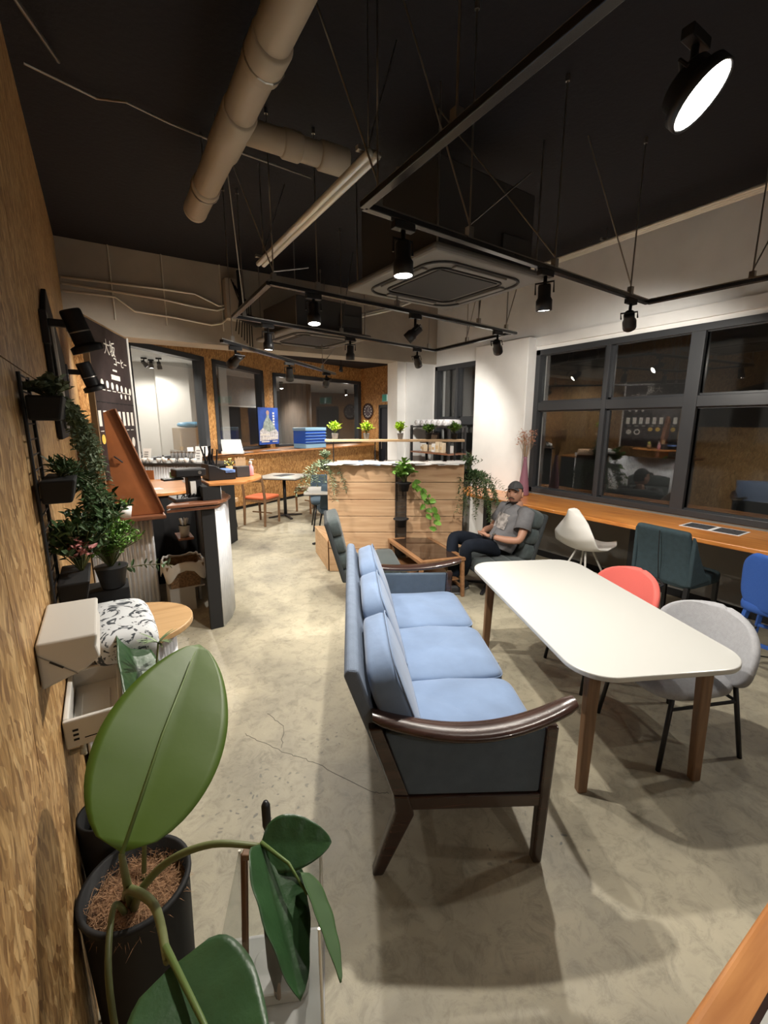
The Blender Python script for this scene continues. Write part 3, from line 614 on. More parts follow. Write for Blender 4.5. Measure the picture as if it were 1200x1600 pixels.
for k in range(3):
    c = (.02, W3*(k+.5), .378); m = MB(); cushion_grid(m, c, (.57, W3-.004, .125), k+3)
    s = m.build('seat_cushion', M_BLUE, t, smooth=True)
    pp = [];
    for i in range(49):
        a = 2*PI*i/48; f = lambda v: math.copysign(abs(v)**.22, v)
        pp.append((c[0]+.284*f(math.cos(a)), c[1]+(W3/2-.003)*f(math.sin(a)), c[2]+.030))
    MB().tube(pp, .004, 6, caps=False).build('piping', M_BLUE, s, smooth=True)
for k in range(3):
    th = math.atan2(.165, .47)
    rm = MX.Rotation(-th, 3, 'Y')
    c = V((-.272, W3*(k+.5), .615)); m = MB(); m.super(c, (.125, W3-.012, .40), .5, .3, 40, 20, rot=rm)
    b_ = m.build('back_cushion', M_BLUE, t, smooth=True)
    pp = []
    for i in range(49):
        a = 2*PI*i/48; f = lambda v: math.copysign(abs(v)**.38, v)
        pp.append(tuple(c + rm @ V((.052, (W3/2-.012)*f(math.cos(a))*.99, .192*f(math.sin(a))))))
    MB().tube(pp, .0035, 6, caps=False).build('piping', M_BLUE, b_, smooth=True)

# ================================================================== WHITE TABLE
def rrect(x, y, r, n=10, e=None):
    return [(sx*(x-r)+r*math.cos(a), sy*(y-r)+r*math.sin(a)) for sx, sy, a0 in ((1,1,0),(-1,1,PI/2),(-1,-1,PI),(1,-1,1.5*PI)) for a in [a0+PI/2*i/n for i in range(n+1)]]
t = thing('dining_table', 'white long table with rounded corners and walnut legs in front of the blue sofa', 'table', (2.14, 1.375, 0), R(-25.5))
TBZ = .625
MB().prism(rrect(.385, .735, .16, 12), TBZ-.024, TBZ).build('tabletop', M_WHITETOP, t, bevel=.005)
for sx in (-1, 1):
    for sy in (-1, 1):
        m = MB(); m.bar((sx*.275, sy*.615, 0), (sx*.262, sy*.60, TBZ-.026), .036,.042,.042,.058, up=(1,0,0)); m.build('leg', M_LEGWOOD, t, bevel=.006)
for sy in (-1, 1): MB().bar((-.26, sy*.60, TBZ-.062), (.26, sy*.60, TBZ-.062), .028,.055).build('end_rail', M_LEGWOOD, t, bevel=.004)
MB().bar((0,-.56,TBZ-.06), (0,.56,TBZ-.06), .04,.04).build('stretcher', M_LEGWOOD, t, bevel=.004)
tag(MB().tube([(3.30,1.62,.004),(3.5,1.2,.004),(3.70,.98,.004),(4.0,.60,.004)], .004, 6).build('floor_cable', M_BLACKMATTE), 'thin black cable lying on the floor under the window bar behind the pale grey chair', 'cable')

# ---- shell chairs at the white table
def shell_chair(label, m, loc, rz, group=None, arm=False):
    """local +x = forward"""
    t = thing('shell_chair', label, 'chair', loc, rz)
    def back(u, v):   # curved tub back, oval outline
        a = (u-.5)*2; z = v; w_ = .282*math.sqrt(max(0, 1-(abs(2*v-1.0))**2.6))
        yy = a*w_*1.0; xx = -.20 - .07*v + .55*yy*yy*2.2
        return (xx, yy, .335 + .355*v)
    s = MB().grid(back, 18, 18).build('backrest', m, t, smooth=True, solid=.035, sub=1)
    m2 = MB(); m2.super((.02,0,.370), (.46,.45,.075), .6, .6, 36, 14); m2.build('seat', m, t, smooth=True)
    for sy in (-1, 1):
        MB().tube([(.17,sy*.19,.36),(.22,sy*.215,0)], .011, 8).build('leg', M_BLACK, t, smooth=True)
        MB().tube([(-.17,sy*.19,.38),(-.235,sy*.215,0)], .011, 8).build('leg', M_BLACK, t, smooth=True)
        MB().tube([(-.185,sy*.195,.30),(.18,sy*.195,.30)], .008, 8).build('side_stretcher', M_BLACK, t)
    MB().tube([(-.185,-.195,.30),(-.185,.195,.30)], .008, 8).build('rear_stretcher', M_BLACK, t)
    MB().tube([(-.23,-.10,.58),(-.34,-.10,.62),(-.345,-.06,.635),(-.345,.06,.635),(-.34,.10,.62),(-.23,.10,.58)], .008, 8).build('rear_handle', M_BLACK, t, smooth=True)
    return t
shell_chair('pale grey upholstered chair at the near right corner of the white table', M_LGREY, (2.32, .93, 0), R(158))
shell_chair('coral red upholstered chair tucked under the far side of the white table', M_CORAL, (2.55, 1.47, 0), R(156))

# ================================================================== WINDOW BAR AND ITS CHAIRS
t = thing('window_bar', 'long varnished orange wooden bar running under the night window', 'counter', (4.05, 1.5, 0))
m = MB(); m.m = MX.Translation((-4.05,-1.5,0)); m.prism([(3.70,-2.4),(4.385,-2.4),(4.385,3.59),(4.24,3.59),(4.24,4.40),(3.98,4.34),(3.70,3.95)], .715, .75); m.build('bar_top', M_ORANGE, t, bevel=.006)
for y in (-1.4, .5, 2.08, 3.95): MB().box(.02-.035,.02+.035,y-1.5-.035,y-1.5+.035,0,.715).build('leg', M_BLACK, t, bevel=.004)
def page(mb, x, y, z, w_, h_, a):
    c, s_ = math.cos(a), math.sin(a); q = [(x+dx*c-dy*s_, y+dx*s_+dy*c) for dx, dy in ((-w_/2,-h_/2),(w_/2,-h_/2),(w_/2,h_/2),(-w_/2,h_/2))]
    return mb.prism(q, z, z+.002)
t = thing('printed_leaflet', 'dark printed leaflet with white border lying on the orange window bar', 'leaflet', (4.13, 1.50, .751), R(0))
MB().prism([(-.11,-.21),(.11,-.21),(.11,.21),(-.11,.21)], 0, .002).build('sheet', mat('paper_white', (.72,.72,.72), .7), t)
for a, b, c, d_ in ((-.095,-.195,.095,-.02),(-.095,.01,.095,.195)): MB().box(a,c,b,d_,.002,.0028).build('printed_panel', mat('dark_print', (.05,.05,.055), .6, noise=.9, nscale=60), t)

# teardrop chair
t = thing('teardrop_chair', 'white plastic teardrop-backed chair facing the window bar', 'chair', (3.74, 2.36, 0), R(-4))
def tear(u, v):
    # profile from seat front (v=0) over the bucket to pointed top (v=1)
    prof = [(.22,.475,.17),(.16,.445,.21),(.02,.425,.225),(-.12,.45,.235),(-.205,.55,.215),(-.24,.66,.15),(-.255,.76,.085),(-.262,.82,.04),(-.264,.835,.002)]
    f = v*(len(prof)-1); i = min(int(f), len(prof)-2); k = f-i
    x, z, w_ = [prof[i][j]*(1-k)+prof[i+1][j]*k for j in range(3)]
    a = (u-.5)*2; 
    return (x + (.09*a*a if v > .4 else 0)*min(1, (v-.4)*4 if v > .4 else 0), a*w_, z + .045*a*a*(1 if v < .5 else max(0, 1-(v-.5)*3)))
MB().grid(tear, 20, 32).build('shell', M_WHITEPL, t, smooth=True, solid=.018, sub=1)
for sx in (-1, 1):
    for sy in (-1, 1): MB().tube([(sx*.05,sy*.05,.42),(sx*.20,sy*.19,0)], .009, 8).build('leg', M_WHITEPL, t, smooth=True)

# upholstered dark teal chair
t = thing('upholstered_chair', 'dark teal high-backed fabric chair pushed under the window bar', 'chair', (3.74, 1.56, 0), R(-6))
m = MB()
m.grid(lambda u, v: (-.20 - .06*v**1.5 + .02*math.sin(PI*v) , (u-.5)*2*(.225-.025*v) , .40 + .43*v), 10, 14)
m.build('backrest', M_TEALCH, t, smooth=True, solid=.05, bevel=.0, sub=1)
for sy in (-1, 1):
    m = MB(); m.extrude([(-.23,sy*.215-.015,.42),(.04,sy*.215-.015,.43),(-.05,sy*.215-.015,.50),(-.16,sy*.215-.015,.66),(-.235,sy*.215-.015,.80)], (0,.03,0)); m.build('side_wing', M_TEALCH, t, bevel=.01, seg=3)
    for x0, x1 in ((.19,.21),(-.19,-.23)): MB().bar((x1,sy*.19,0),(x0,sy*.19,.40), .026,.026,.034,.034).build('leg', M_BLACK, t, bevel=.003)
m = MB(); m.super((.01,0,.43), (.46,.44,.10), .35, .3, 32, 12); m.build('seat', M_TEALCH, t, smooth=True)
MB().tube([(-.235,0,.42),(-.272,0,.62),(-.293,0,.81)], .003, 6).build('back_seam', M_BLACKMATTE, t)

# cobalt chair, mostly out of frame
t = thing('cobalt_chair', 'cobalt blue chair at the right edge of the picture by the window bar', 'chair', (3.60, .84, 0), R(0))
m = MB(); m.grid(lambda u, v: (-.19 - .05*v + 1.1*((u-.5)*.42*(1-.3*abs(2*v-1)**3))**2*2, (u-.5)*.44*(1-.35*abs(2*v-1)**4), .42 + .38*v), 14, 14); m.build('backrest', M_COBALT, t, smooth=True, solid=.04, sub=1)
m = MB(); m.super((.02,0,.43), (.44,.44,.08), .4, .5, 32, 12); m.build('seat', M_COBALT, t, smooth=True)
for sx in (-1, 1):
    for sy in (-1, 1): MB().bar((sx*.22,sy*.21,0),(sx*.15,sy*.16,.40), .02,.02,.03,.03).build('leg', M_COBALT, t, bevel=.003)
    MB().bar((sx*.18,-.18,.2),(sx*.18,.18,.2), .02,.02).build('stretcher', M_COBALT, t)

# another table beyond the right edge: only its foot shows
t = thing('dining_table', 'brown wooden table leg standing at the right edge of the picture', 'table', (2.84, .04, 0), R(-20))
MB().prism(rrect(.28,.30,.05,6), .60,.625).build('tabletop', M_WHITETOP, t, bevel=.004)
for sx in (-1, 1):
    for sy in (-1, 1): m = MB(); m.bar((sx*.40,sy*.38,0),(sx*.24,sy*.26,.60), .03,.036,.038,.045); m.build('leg', M_LEGWOOD, t, bevel=.005)

# wooden-edged side table at the viewer's right hand
t = thing('edged_table', 'corner of a white-topped table with a thick orange wooden edge, bottom right of the picture', 'table', (1.22, -.25, 0), R(0))
pts = [(.0,.0)]
MB().prism([(-.78,-.5),(-.78,.30),(-.70,.405),(-.60,.42),(.5,.42),(.5,-.5)], .705, .745).build('wooden_edge', M_ORANGEX, t, bevel=.012, seg=4)
MB().prism([(-.71,-.5),(-.71,.28),(-.66,.345),(-.60,.36),(.45,.36),(.45,-.5)], .745, .7475).build('white_top', M_WHITETOP, t)
MB().prism([(-.718,-.5),(-.718,.284),(-.665,.352),(-.60,.368),(.458,.368),(.458,-.5)], .744, .7462).build('dark_inlay', M_DARKWOOD, t)
for x, y in ((-.70,.32),(.42,.32),(-.70,-.42),(.42,-.42)): MB().bar((x,y,0),(x,y,.71), .045,.045).build('leg', M_LEGWOOD, t, bevel=.004)

# ================================================================== PLANTER WALL, SHELF AND PAMPHLETS
PA = R(-33.3)
t = thing('plank_planter_wall', 'waist-high partition clad in knotty pine planks in the middle of the cafe', 'partition', (1.955, 4.193, 0), PA)
rows = [0, .26, .445, .62, .80, .985, 1.165]; PL = 1.43; PD = .40; SL = .735
for i in range(6):
    a, b = rows[i]+.003, rows[i+1]-.003
    MB().box(0, SL-.02, 0, .018, a, b).build('plank', M_PLANK, t, bevel=.003)
    MB().box(SL+.10, PL, 0, .018, a, b).build('plank', M_PLANK, t, bevel=.003)
    MB().box(-.002, .016, .02, PD, a, b).build('end_plank', M_PLANKEND, t, bevel=.003)
MB().box(.018, PL, .02, PD, 0, 1.15).build('core', mat('planter_inner_dark', (.09,.065,.045), .8), t)
MB().box(0, PL, 0, PD, 1.151, 1.167).build('top_board', M_PLANK, t, bevel=.003)
t = thing('pine_bench', 'low pine box bench set against the back of the plank partition', 'bench', (1.955, 4.193, 0), 0)
pl_ = [(-.01,.012),(.213,.357),(.85,-.05),(1.08,.32),(.175,.78)]
MB().prism([(x*1.0,y) for x,y in pl_], .315, .335).build('bench_top', M_PLANKEND, t, bevel=.003)
MB().prism([(x*.985+.004,y*.985+.004) for x,y in pl_], 0, .315).build('bench_body', M_PLANKEND, t, bevel=.003)
# slim shelf on thin rods
t = thing('rod_shelf', 'narrow pale wooden shelf raised on thin black rods above the plank partition', 'shelf', (1.955, 4.193, 1.168), PA)
MB().box(-.02, 1.43, .03, .17, .235, .258).build('board', M_SHELFWOOD, t, bevel=.003)
for x in (.06, .50, .62, 1.34): MB().tube([(x,.10,0),(x,.10,.235)], .006, 8).build('rod', M_BLACK, t)
# pamphlets fanned over the top, hanging a bit past the edge
def ploc(x, y, z): return V((1.955,4.193,0)) + V((math.cos(PA)*x-math.sin(PA)*y, math.sin(PA)*x+math.cos(PA)*y, z))
ORD = ['first','second','third','fourth','fifth','sixth','seventh','eighth','ninth','tenth','eleventh','twelfth','thirteenth','fourteenth','fifteenth','sixteenth','seventeenth','eighteenth','nineteenth','twentieth','twenty-first','twenty-second','twenty-third','twenty-fourth']
papers = {'white': mat('paper_white', (.72,.72,.72), .7), 'pale blue': mat('paper_pale_blue', (.38,.52,.72), .7), 'cream': mat('paper_cream', (.70,.67,.58), .7)}
rnd = random.Random(4)
for k in range(24):
    x = .08 + k*.056; y = rnd.uniform(.005,.05)
    kind = 'pale blue' if k in (5, 8) else 'cream' if k in (1, 2, 14) else 'white'
    m = MB(); m.prism([(-.075,-.10),(.075,-.10),(.075,.10),(-.075,.10)], 0, .004)
    m.box(-.05,.02,-.06,.0,.004,.0046)
    o = m.build('pamphlet', papers[kind], loc=ploc(x, y, 1.170 + .0045*(k % 4)), rz=PA + rnd.uniform(-.5,.5))
    o.rotation_euler.x = R(rnd.uniform(3, 9)); o.location.z += .008
    tag(o, kind + ' pamphlet, ' + ORD[k] + ' from the left in the row on the plank partition', 'pamphlet', 'pamphlets along the top of the partition')
# ---- foliage makers
def leafquad(mb, p, d, n, L_, W_, fold=.25):
    d = V(d).normalized(); n = V(n); s = d.cross(n); s = s.normalized() if s.length > 1e-5 else d.orthogonal().normalized(); n = s.cross(d).normalized(); p = V(p)
    mb.add([p, p+d*L_*.35+s*W_/2+n*W_*fold, p+d*L_*.75+s*W_*.36+n*W_*fold*.6, p+d*L_, p+d*L_*.75-s*W_*.36+n*W_*fold*.6, p+d*L_*.35-s*W_/2+n*W_*fold, p+d*L_*.5], [(0,1,2,6),(6,2,3),(0,6,4,5),(6,3,4)])
def strand(leaves, stems, pts, step, L_, W_, rnd, spread=1.0, r=.0015):
    pts = [V(p) for p in pts]; stems.tube(pts, r, 5)
    for a, b in zip(pts[:-1], pts[1:]):
        d = b-a; n = max(1, int(d.length/step)); dn = d.normalized()
        for i in range(n):
            p = a + d*((i+rnd.random()*.5)/n); ang = rnd.uniform(0, 2*PI)
            for k in (0, PI):
                o = dn.orthogonal().normalized(); q = MX.Rotation(ang+k, 3, dn) @ o
                leafquad(leaves, p, q*spread + dn*.35 + V((0,0,rnd.uniform(-.3,.3))), (rnd.uniform(-.3,.3),rnd.uniform(-.3,.3),1), L_*rnd.uniform(.7,1.2), W_*rnd.uniform(.7,1.2))
def droop(p, d, L_, rnd, n=6, up=.3, w=.02):
    p = V(p); out = [p.copy()]; d = V(d).normalized()*(1) + V((0,0,up))
    for i in range(n):
        d = (d + V((rnd.uniform(-w,w)*5, rnd.uniform(-w,w)*5, -.45))).normalized(); p = p + d*L_/n; out.append(p.copy())
    return out
def bush(leaves, stems, c, r, h, n, L_, W_, rnd, per=7):
    for i in range(n):
        a = rnd.uniform(0, 2*PI); e = rnd.uniform(.1, 1); 
        tip = V((c[0]+r*e*math.cos(a), c[1]+r*e*math.sin(a), c[2]+h*(1-.45*e)*rnd.uniform(.7,1.1)))
        mid = (V(c)+tip)/2 + V((0,0,h*.1)); stems.tube([c, mid, tip], .0014, 4)
        for k in range(per):
            f = .35 + .65*k/(per-1); p = V(c).lerp(tip, f) + V((0,0,h*.1*math.sin(PI*f)))
            q = V((rnd.uniform(-1,1), rnd.uniform(-1,1), rnd.uniform(-.1,1)))
            leafquad(leaves, p, q, (rnd.uniform(-.5,.5),rnd.uniform(-.5,.5),1), L_*rnd.uniform(.7,1.2), W_*rnd.uniform(.7,1.2))
M_POTGREY = mat('grey_square_pot', (.20,.19,.18), .7); M_POTBLK = mat('black_plastic_pot', (.006,.006,.007), .7); M_SOIL = mat('potting_soil', (.04,.028,.02), .95, bump=.6, bscale=80)
def tiny_pot(label, x, leafm, sd, sq=True, s=1.0):
    p = ploc(x, .10, 1.168+.259); t = thing('potted_plant', label, 'potted plant', p, PA)
    if sq: MB().add([(-.024,-.024,0),(.024,-.024,0),(.024,.024,0),(-.024,.024,0),(-.033,-.033,.062),(.033,-.033,.062),(.033,.033,.062),(-.033,.033,.062)], [(0,3,2,1),(4,5,6,7),(0,1,5,4),(1,2,6,5),(2,3,7,6),(3,0,4,7)]).build('pot', M_POTGREY, t, bevel=.003)
    else: MB().lathe([(.025,0),(.036,.058),(.038,.062),(.034,.062)], 20).build('pot', M_POTBLK, t, smooth=True)
    rnd = random.Random(sd); lf, st = MB(), MB(); bush(lf, st, (0,0,.055), .075*s, .12*s, 34, .042, .018, rnd, 5)
    lf.build('foliage', leafm, t); st.build('stems', M_STEM, t)
tiny_pot('lime green plant in a small grey pot at the left end of the rod shelf', .08, M_LIME, 1)
tiny_pot('lime green plant in a small grey pot second from the left on the rod shelf', .41, M_LIME, 2)
tiny_pot('lime green plant in a small grey pot in the middle of the rod shelf', .765, M_LIME, 3)
tiny_pot('small dark green plant in a round pot, fourth along the rod shelf', 1.06, M_BRIGHT, 4, False, .85)
tiny_pot('small fresh green plant in a round pot at the right end of the rod shelf', 1.33, M_BRIGHT, 5, False, .95)

# wire rack in the slot with three black pots
t = thing('wire_pot_rack', 'slim black wire rack holding round pots on the face of the plank partition', 'rack', ploc(.775, -.03, 0), PA)
for x in (-.055, .055): MB().tube([(x,0,.22),(x,0,1.16)], .004, 6).build('upright', M_BLACK, t)
for k in range(15): MB().tube([(-.055,0,.25+.06*k),(.055,0,.25+.06*k)], .0025, 5).build('rung', M_BLACK, t)
for z in (.30, .60): 
    o = MB().lathe([(.05,-.07),(.062,.0),(.082,.012),(.082,.020),(.055,.02)], 24, (0.0,-.07,z)).build('pot_holder', M_POTBLK, t, smooth=True)
t = thing('trailing_pothos', 'light green trailing pothos in a black pot at the top of the wire rack', 'potted plant', ploc(.80, -.12, .98), PA)
MB().lathe([(.045,-.07),(.062,.0),(.082,.012),(.082,.020),(.055,.02)], 24).build('pot', M_POTBLK, t, smooth=True)
rnd = random.Random(9); lf, st = MB(), MB()
bush(lf, st, (0,0,.02), .12, .22, 26, .075, .05, rnd, 4)
for k in range(3):
    pts = droop((.04,-.01,.03), (.9-.2*k,-.15,.0), .42+.10*k, rnd, 8, .3); st.tube(pts, .0025, 5)
    for p in pts[1:]:
        leafquad(lf, p, (rnd.uniform(-.4,1),rnd.uniform(-1,.2),rnd.uniform(-.9,.2)), (rnd.uniform(-.5,.5),-1,.4), .085, .055)
lf.build('foliage', M_BRIGHT, t); st.build('vines', M_STEM, t)
# trailing plants on both ends
def trailing(name, label, loc, m, n, L_, dirs, sd, lw=(.05,.018), r=.05):
    t = thing(name, label, 'trailing plant', loc, 0); rnd = random.Random(sd); lf, st = MB(), MB()
    MB().lathe([(.05,-.06),(.065,.02),(.068,.025),(.055,.025)], 20).build('pot', M_POTBLK, t, smooth=True)
    bush(lf, st, (0,0,.03), r*1.6, r*2.2, 26, lw[0], lw[1], rnd, 6)
    for k in range(n):
        a = rnd.uniform(*dirs); strand(lf, st, droop((rnd.uniform(-r,r),rnd.uniform(-r,r),.02), (math.cos(a),math.sin(a),0), L_*rnd.uniform(.55,1.1), rnd), .022, lw[0], lw[1], rnd)
    lf.build('foliage', m, t); st.build('stems', M_STEM, t); return t
p = ploc(-.03, .10, 1.17)
trailing('hanging_ivy_plant', 'silvery trailing plant spilling over the left corner of the plank partition', p, M_GREYLEAF, 16, .50, (R(150),R(330)), 21, (.045,.014))
p = ploc(1.50, .14, 1.06)
trailing('hanging_ivy_plant', 'dense dark green trailing plant hanging off the right end of the plank partition', p, M_DKLEAF, 42, .62, (R(-140),R(60)), 22, (.04,.016), .09)

# ================================================================== LOW TABLE AND LOUNGE CHAIRS
t = thing('low_coffee_table', 'low wooden table with a brown glass top in front of the plank partition', 'coffee table', (2.585, 3.335, 0), R(-13))
HX, HY, HZ = .205, .43, .39
for s_ in (-1, 1):
    MB().box(s_*HX-.022, s_*HX+.022, -HY, HY, HZ-.035, HZ).build('top_rail', M_TEAK, t, bevel=.004)
    MB().box(-HX+.022, HX-.022, s_*(HY-.022)-.022, s_*(HY-.022)+.022, HZ-.035, HZ).build('top_rail', M_TEAK, t, bevel=.004)
    MB().bar((s_*(HX+.0),-HY+.03,.10),(s_*HX,HY-.03,.10), .02,.03).build('low_stretcher', M_TEAK, t, bevel=.003)
MB().box(-HX+.02, HX-.02, -HY+.04, HY-.04, HZ-.012, HZ-.004).build('glass_top', mat('smoked_glass', (.09,.05,.03), .06, trans=.55, coat=.6), t)
MB().box(-HX+.02, HX-.02, -HY+.05, HY-.05, .16, .172).build('lower_shelf', M_TEAK, t)
for sx in (-1, 1):
    for sy in (-1, 1): MB().bar((sx*(HX+.01),sy*(HY-.02),0),(sx*HX,sy*(HY-.03),HZ-.03), .03,.03,.036,.036).build('leg', M_TEAK, t, bevel=.004)

def lounge(label, loc, rz, back_lean=.17):
    t = thing('lounge_chair', label, 'lounge chair', loc, rz)
    for i in range(3):
        x = .17 - .17*i; m = MB(); m.super((x,0,.305+.012*i*-.8), (.19,.60,.12), .55, .35, 32, 12); m.build('seat_roll', M_CHARCOAL, t, smooth=True)
    for i in range(3):
        z = .40 + .15*i; x = -.25 - back_lean*(z-.35)*1.3; m = MB()
        m.super((x,0,z), (.115,.56,.19), .55, .35, 32, 12, rot=MX.Rotation(-.25, 3, 'Y')); m.build('back_roll', M_CHARCOAL, t, smooth=True)
    m = MB(); m.extrude([(.27,-.285,.23),(-.27,-.285,.21),(-.42,-.285,.75),(-.385,-.285,.77),(-.24,-.285,.26),(.27,-.285,.27)], (0,.57,0)); m.build('shell', mat('lounge_shell_fabric', (.03,.035,.038), .9), t, bevel=.015, seg=3)
    MB().tube([(0,0,.03),(0,0,.23)], .028, 16).build('pedestal', M_BLACK, t, smooth=True)
    for k in range(4):
        a = PI/4 + k*PI/2; MB().bar((0,0,.045),(.27*math.cos(a),.27*math.sin(a),.016), .045,.03,.03,.018).build('foot', M_BLACK, t, bevel=.004)
    return t
lounge('empty charcoal lounge chair on a swivel foot at the far end of the sofa', (2.02, 3.44, 0), R(-24))
lounge('charcoal lounge chair on which the man in the cap is sitting', (3.10, 2.93, 0), R(163))
t = thing('vase', 'tall tapering mauve vase of dried orange flowers on the window bar by the pillar', 'vase', (4.17, 3.48, .751))
MB().lathe([(.0,0),(.062,0),(.066,.01),(.060,.08),(.045,.22),(.026,.36),(.020,.43),(.024,.455),(.018,.455),(.016,.40)], 32).build('body', mat('mauve_glaze', (.28,.13,.18), .4), t, smooth=True)
rnd = random.Random(3); fl, st = MB(), MB()
for k in range(46):
    a = rnd.uniform(0, 2*PI); e = rnd.uniform(0, 1)**.7; tip = V((.105*e*math.cos(a), .105*e*math.sin(a), .455 + rnd.uniform(.14,.30)))
    st.tube([(0,0,.40), tip*.5+V((0,0,.22)), tip], .0012, 4)
    for j in range(7): q = V((rnd.gauss(0,1),rnd.gauss(0,1),rnd.gauss(0,1))); leafquad(fl, tip+q*.014, q, (0,0,1), .018, .012)
fl.build('dried_flowers', mat('dried_flower_orange', (.50,.25,.16), .8, noise=.4, nscale=50), t); st.build('stalks', mat('dried_stalk', (.32,.22,.12), .8), t)

# ================================================================== LEFT: SERVING COUNTERS
def corr(mb, p0, p1, z0, z1, pitch=.034, amp=.009, path=None):
    """corrugated sheet along a plan path"""
    pts = [V((*p, 0)) for p in (path or [p0, p1])]; out = []; s = 0
    for a, b in zip(pts[:-1], pts[1:]):
        d = (b-a); n = max(2, int(d.length/(pitch/8))); nr = V((d.y,-d.x,0)).normalized()
        for i in range(n+1):
            q = a + d*i/n; out.append(q + nr*amp*math.sin(2*PI*(s+d.length*i/n)/pitch))
        s += d.length
    N = len(out); mb.add([(p.x,p.y,z0) for p in out] + [(p.x,p.y,z1) for p in out], [(i,i+1,N+i+1,N+i) for i in range(N-1)])
    return mb
t = thing('serving_counter', 'serving counter clad in corrugated zinc standing against the strand board wall', 'counter', (0.05, 4.2, 0))
corr(MB(), (-.22,-.01), (.245,-.01), 0, .80).build('corrugated_front', M_CORR, t, smooth=True, solid=.002)
MB().box(-.225, .245, .005, .75, 0, .80).build('body', M_BLACKMATTE, t)
MB().box(-.225, .345, -.13, .75, .80, .832).build('counter_top', M_BROWNEDGE, t, bevel=.005)
t = thing('counter_flap', 'red-brown raised counter flap with a slanting edge standing on the zinc counter', 'counter flap', (.05, 4.15, .833))
m = MB(); m.extrude([(-.22,0,0),(.335,0,0),(.335,0,.035),(.06,0,.875),(-.05,0,.83),(-.22,0,.62)], (0,.03,0)); m.build('panel', M_BROWNFLAP, t, bevel=.006)
m = MB(); m.bar((.337,.005,.02),(.066,.005,.872), .014,.062, up=(0,1,0)); m.build('edge_batten', M_BROWNEDGE, t, bevel=.004)
MB().tube([(.02,-.012,.50),(.05,-.02,.475),(.075,-.012,.45)], .006, 8).build('pull', M_BLACK, t)

t = thing('cafe_counter', 'open-ended middle counter with a black end panel and pale corrugated side', 'counter', (.665, 3.45, 0))
MB().box(-.095, 0, -.015, .02, 0, 1.0).build('end_panel', M_BLACKMATTE, t, bevel=.003)
corr(MB(), 0, 0, 0, 1.0, .034, .007, path=[(.002,-.01),(.10,.14),(.17,.32),(.20,.55),(.19,.9),(.14,1.5),(.08,2.1)]).build('corrugated_side', M_CORR, t, smooth=True, solid=.002)
m = MB(); m.prism([(-.33,-.06),(.02,-.06),(.10,.03),(.17,.18),(.17,.30),(-.10,.34),(-.26,.12)], 1.0, 1.022); m.build('lower_shelf', M_BROWNEDGE, t, bevel=.004)
m = MB(); m.prism([(-.33,-.045),(.0,-.045),(.05,.02),(.1,.2),(-.2,.25)], .968, .988); m.build('under_shelf', M_BROWNEDGE, t, bevel=.003)
MB().box(-.07,.06,.02,.34,1.022,1.128).build('riser', M_BLACKMATTE, t, bevel=.003)
corr(MB(), (.062,.02), (.062,.34), 1.022, 1.128, .030, .004).build('riser_cladding', M_CORR, t, smooth=True, solid=.002)
pts = [(-.02+.0,.02),(.25,-.02)] + [(.02+.47*math.cos(a), .45+.47*math.sin(a)) for a in [R(-62)+R(152)*i/16 for i in range(17)]] + [(-.03,.9)]
MB().prism(pts, 1.129, 1.15).build('upper_shelf', M_ORANGEX, t, bevel=.004)
# dark body of the inner counter with its rounded wooden top
t = thing('inner_counter', 'dark inner counter with a rounded orange wooden top between the two counters', 'counter', (.46, 5.28, 0))
pts = [(-.45,-.35),(-.25,-.50)] + [(.0+.30*math.cos(a), -.28+.26*math.sin(a)) for a in [R(-95)+R(110)*i/10 for i in range(11)]] + [(.28,.6),(-.35,.7)]
MB().prism(pts, 0, .895).build('body', M_BLACKMATTE, t)
MB().prism([(x*1.06, y*1.04) for x, y in pts], .896, .925).build('counter_top', M_ORANGEX, t, bevel=.004)
tag(MB().prism([(-.1,-.08),(.13,-.05),(.10,.09),(-.12,.07)], 0, .003).build('paper_sheet', mat('paper_white', (.72,.72,.72), .7), loc=(.36,5.05,.926)), 'white paper sheet lying on the rounded wooden top of the inner counter', 'paper')
# things kept in the recess
M_DIM = mat('grey_box_board', (.36,.35,.33), .7)
t = thing('low_box_stool', 'pale grey low box on the floor in the counter recess under the basket', 'box', (.46, 3.93, 0))
MB().box(-.11,.09,-.005,.015,0,.20).build('front_board', M_DIM, t, bevel=.002); MB().box(-.11,.17,-.005,.28,.20,.215).build('top_board', M_DIM, t, bevel=.002); MB().box(-.11,-.09,.015,.27,0,.20).build('side_board', M_DIM, t); MB().box(.15,.17,.2,.28,0,.20).build('side_board', M_DIM, t)
t = thing('wicker_basket', 'brown wicker basket lined with white cloth standing on the low grey box', 'basket', (.47, 4.05, .216))
MB().add([(-.10,-.12,0),(.12,-.12,0),(.12,.12,0),(-.10,.12,0),(-.13,-.15,.20),(.16,-.15,.20),(.16,.15,.20),(-.13,.15,.20)], [(0,3,2,1),(0,1,5,4),(1,2,6,5),(2,3,7,6),(3,0,4,7)]).build('weave', mat('dark_wicker', (.17,.10,.05), .8, noise=.5, nscale=60, bump=.8, bscale=90), t, solid=.01)
def cloth(u, v):
    a = 2*PI*u; f = lambda q: math.copysign(abs(q)**.5, q); r = 1.0 + .18*v; drop = -.10*v*v*(1+.5*math.sin(5*a)) 
    return (.015+.15*r*f(math.cos(a)), .155*r*f(math.sin(a)), .205 + .03*math.sin(PI*v) + drop + .008*math.sin(11*a))
MB().grid(cloth, 48, 6).build('liner_cloth', mat('off_white_cloth', (.55,.53,.50), .9), t, smooth=True, solid=.004)
t = thing('recess_shelf', 'small wooden shelf fixed inside the dark counter recess', 'shelf', (.52, 4.0, .62)); MB().box(-.06,.06,-.05,.2,0,.018).build('board', M_BROWNEDGE, t)
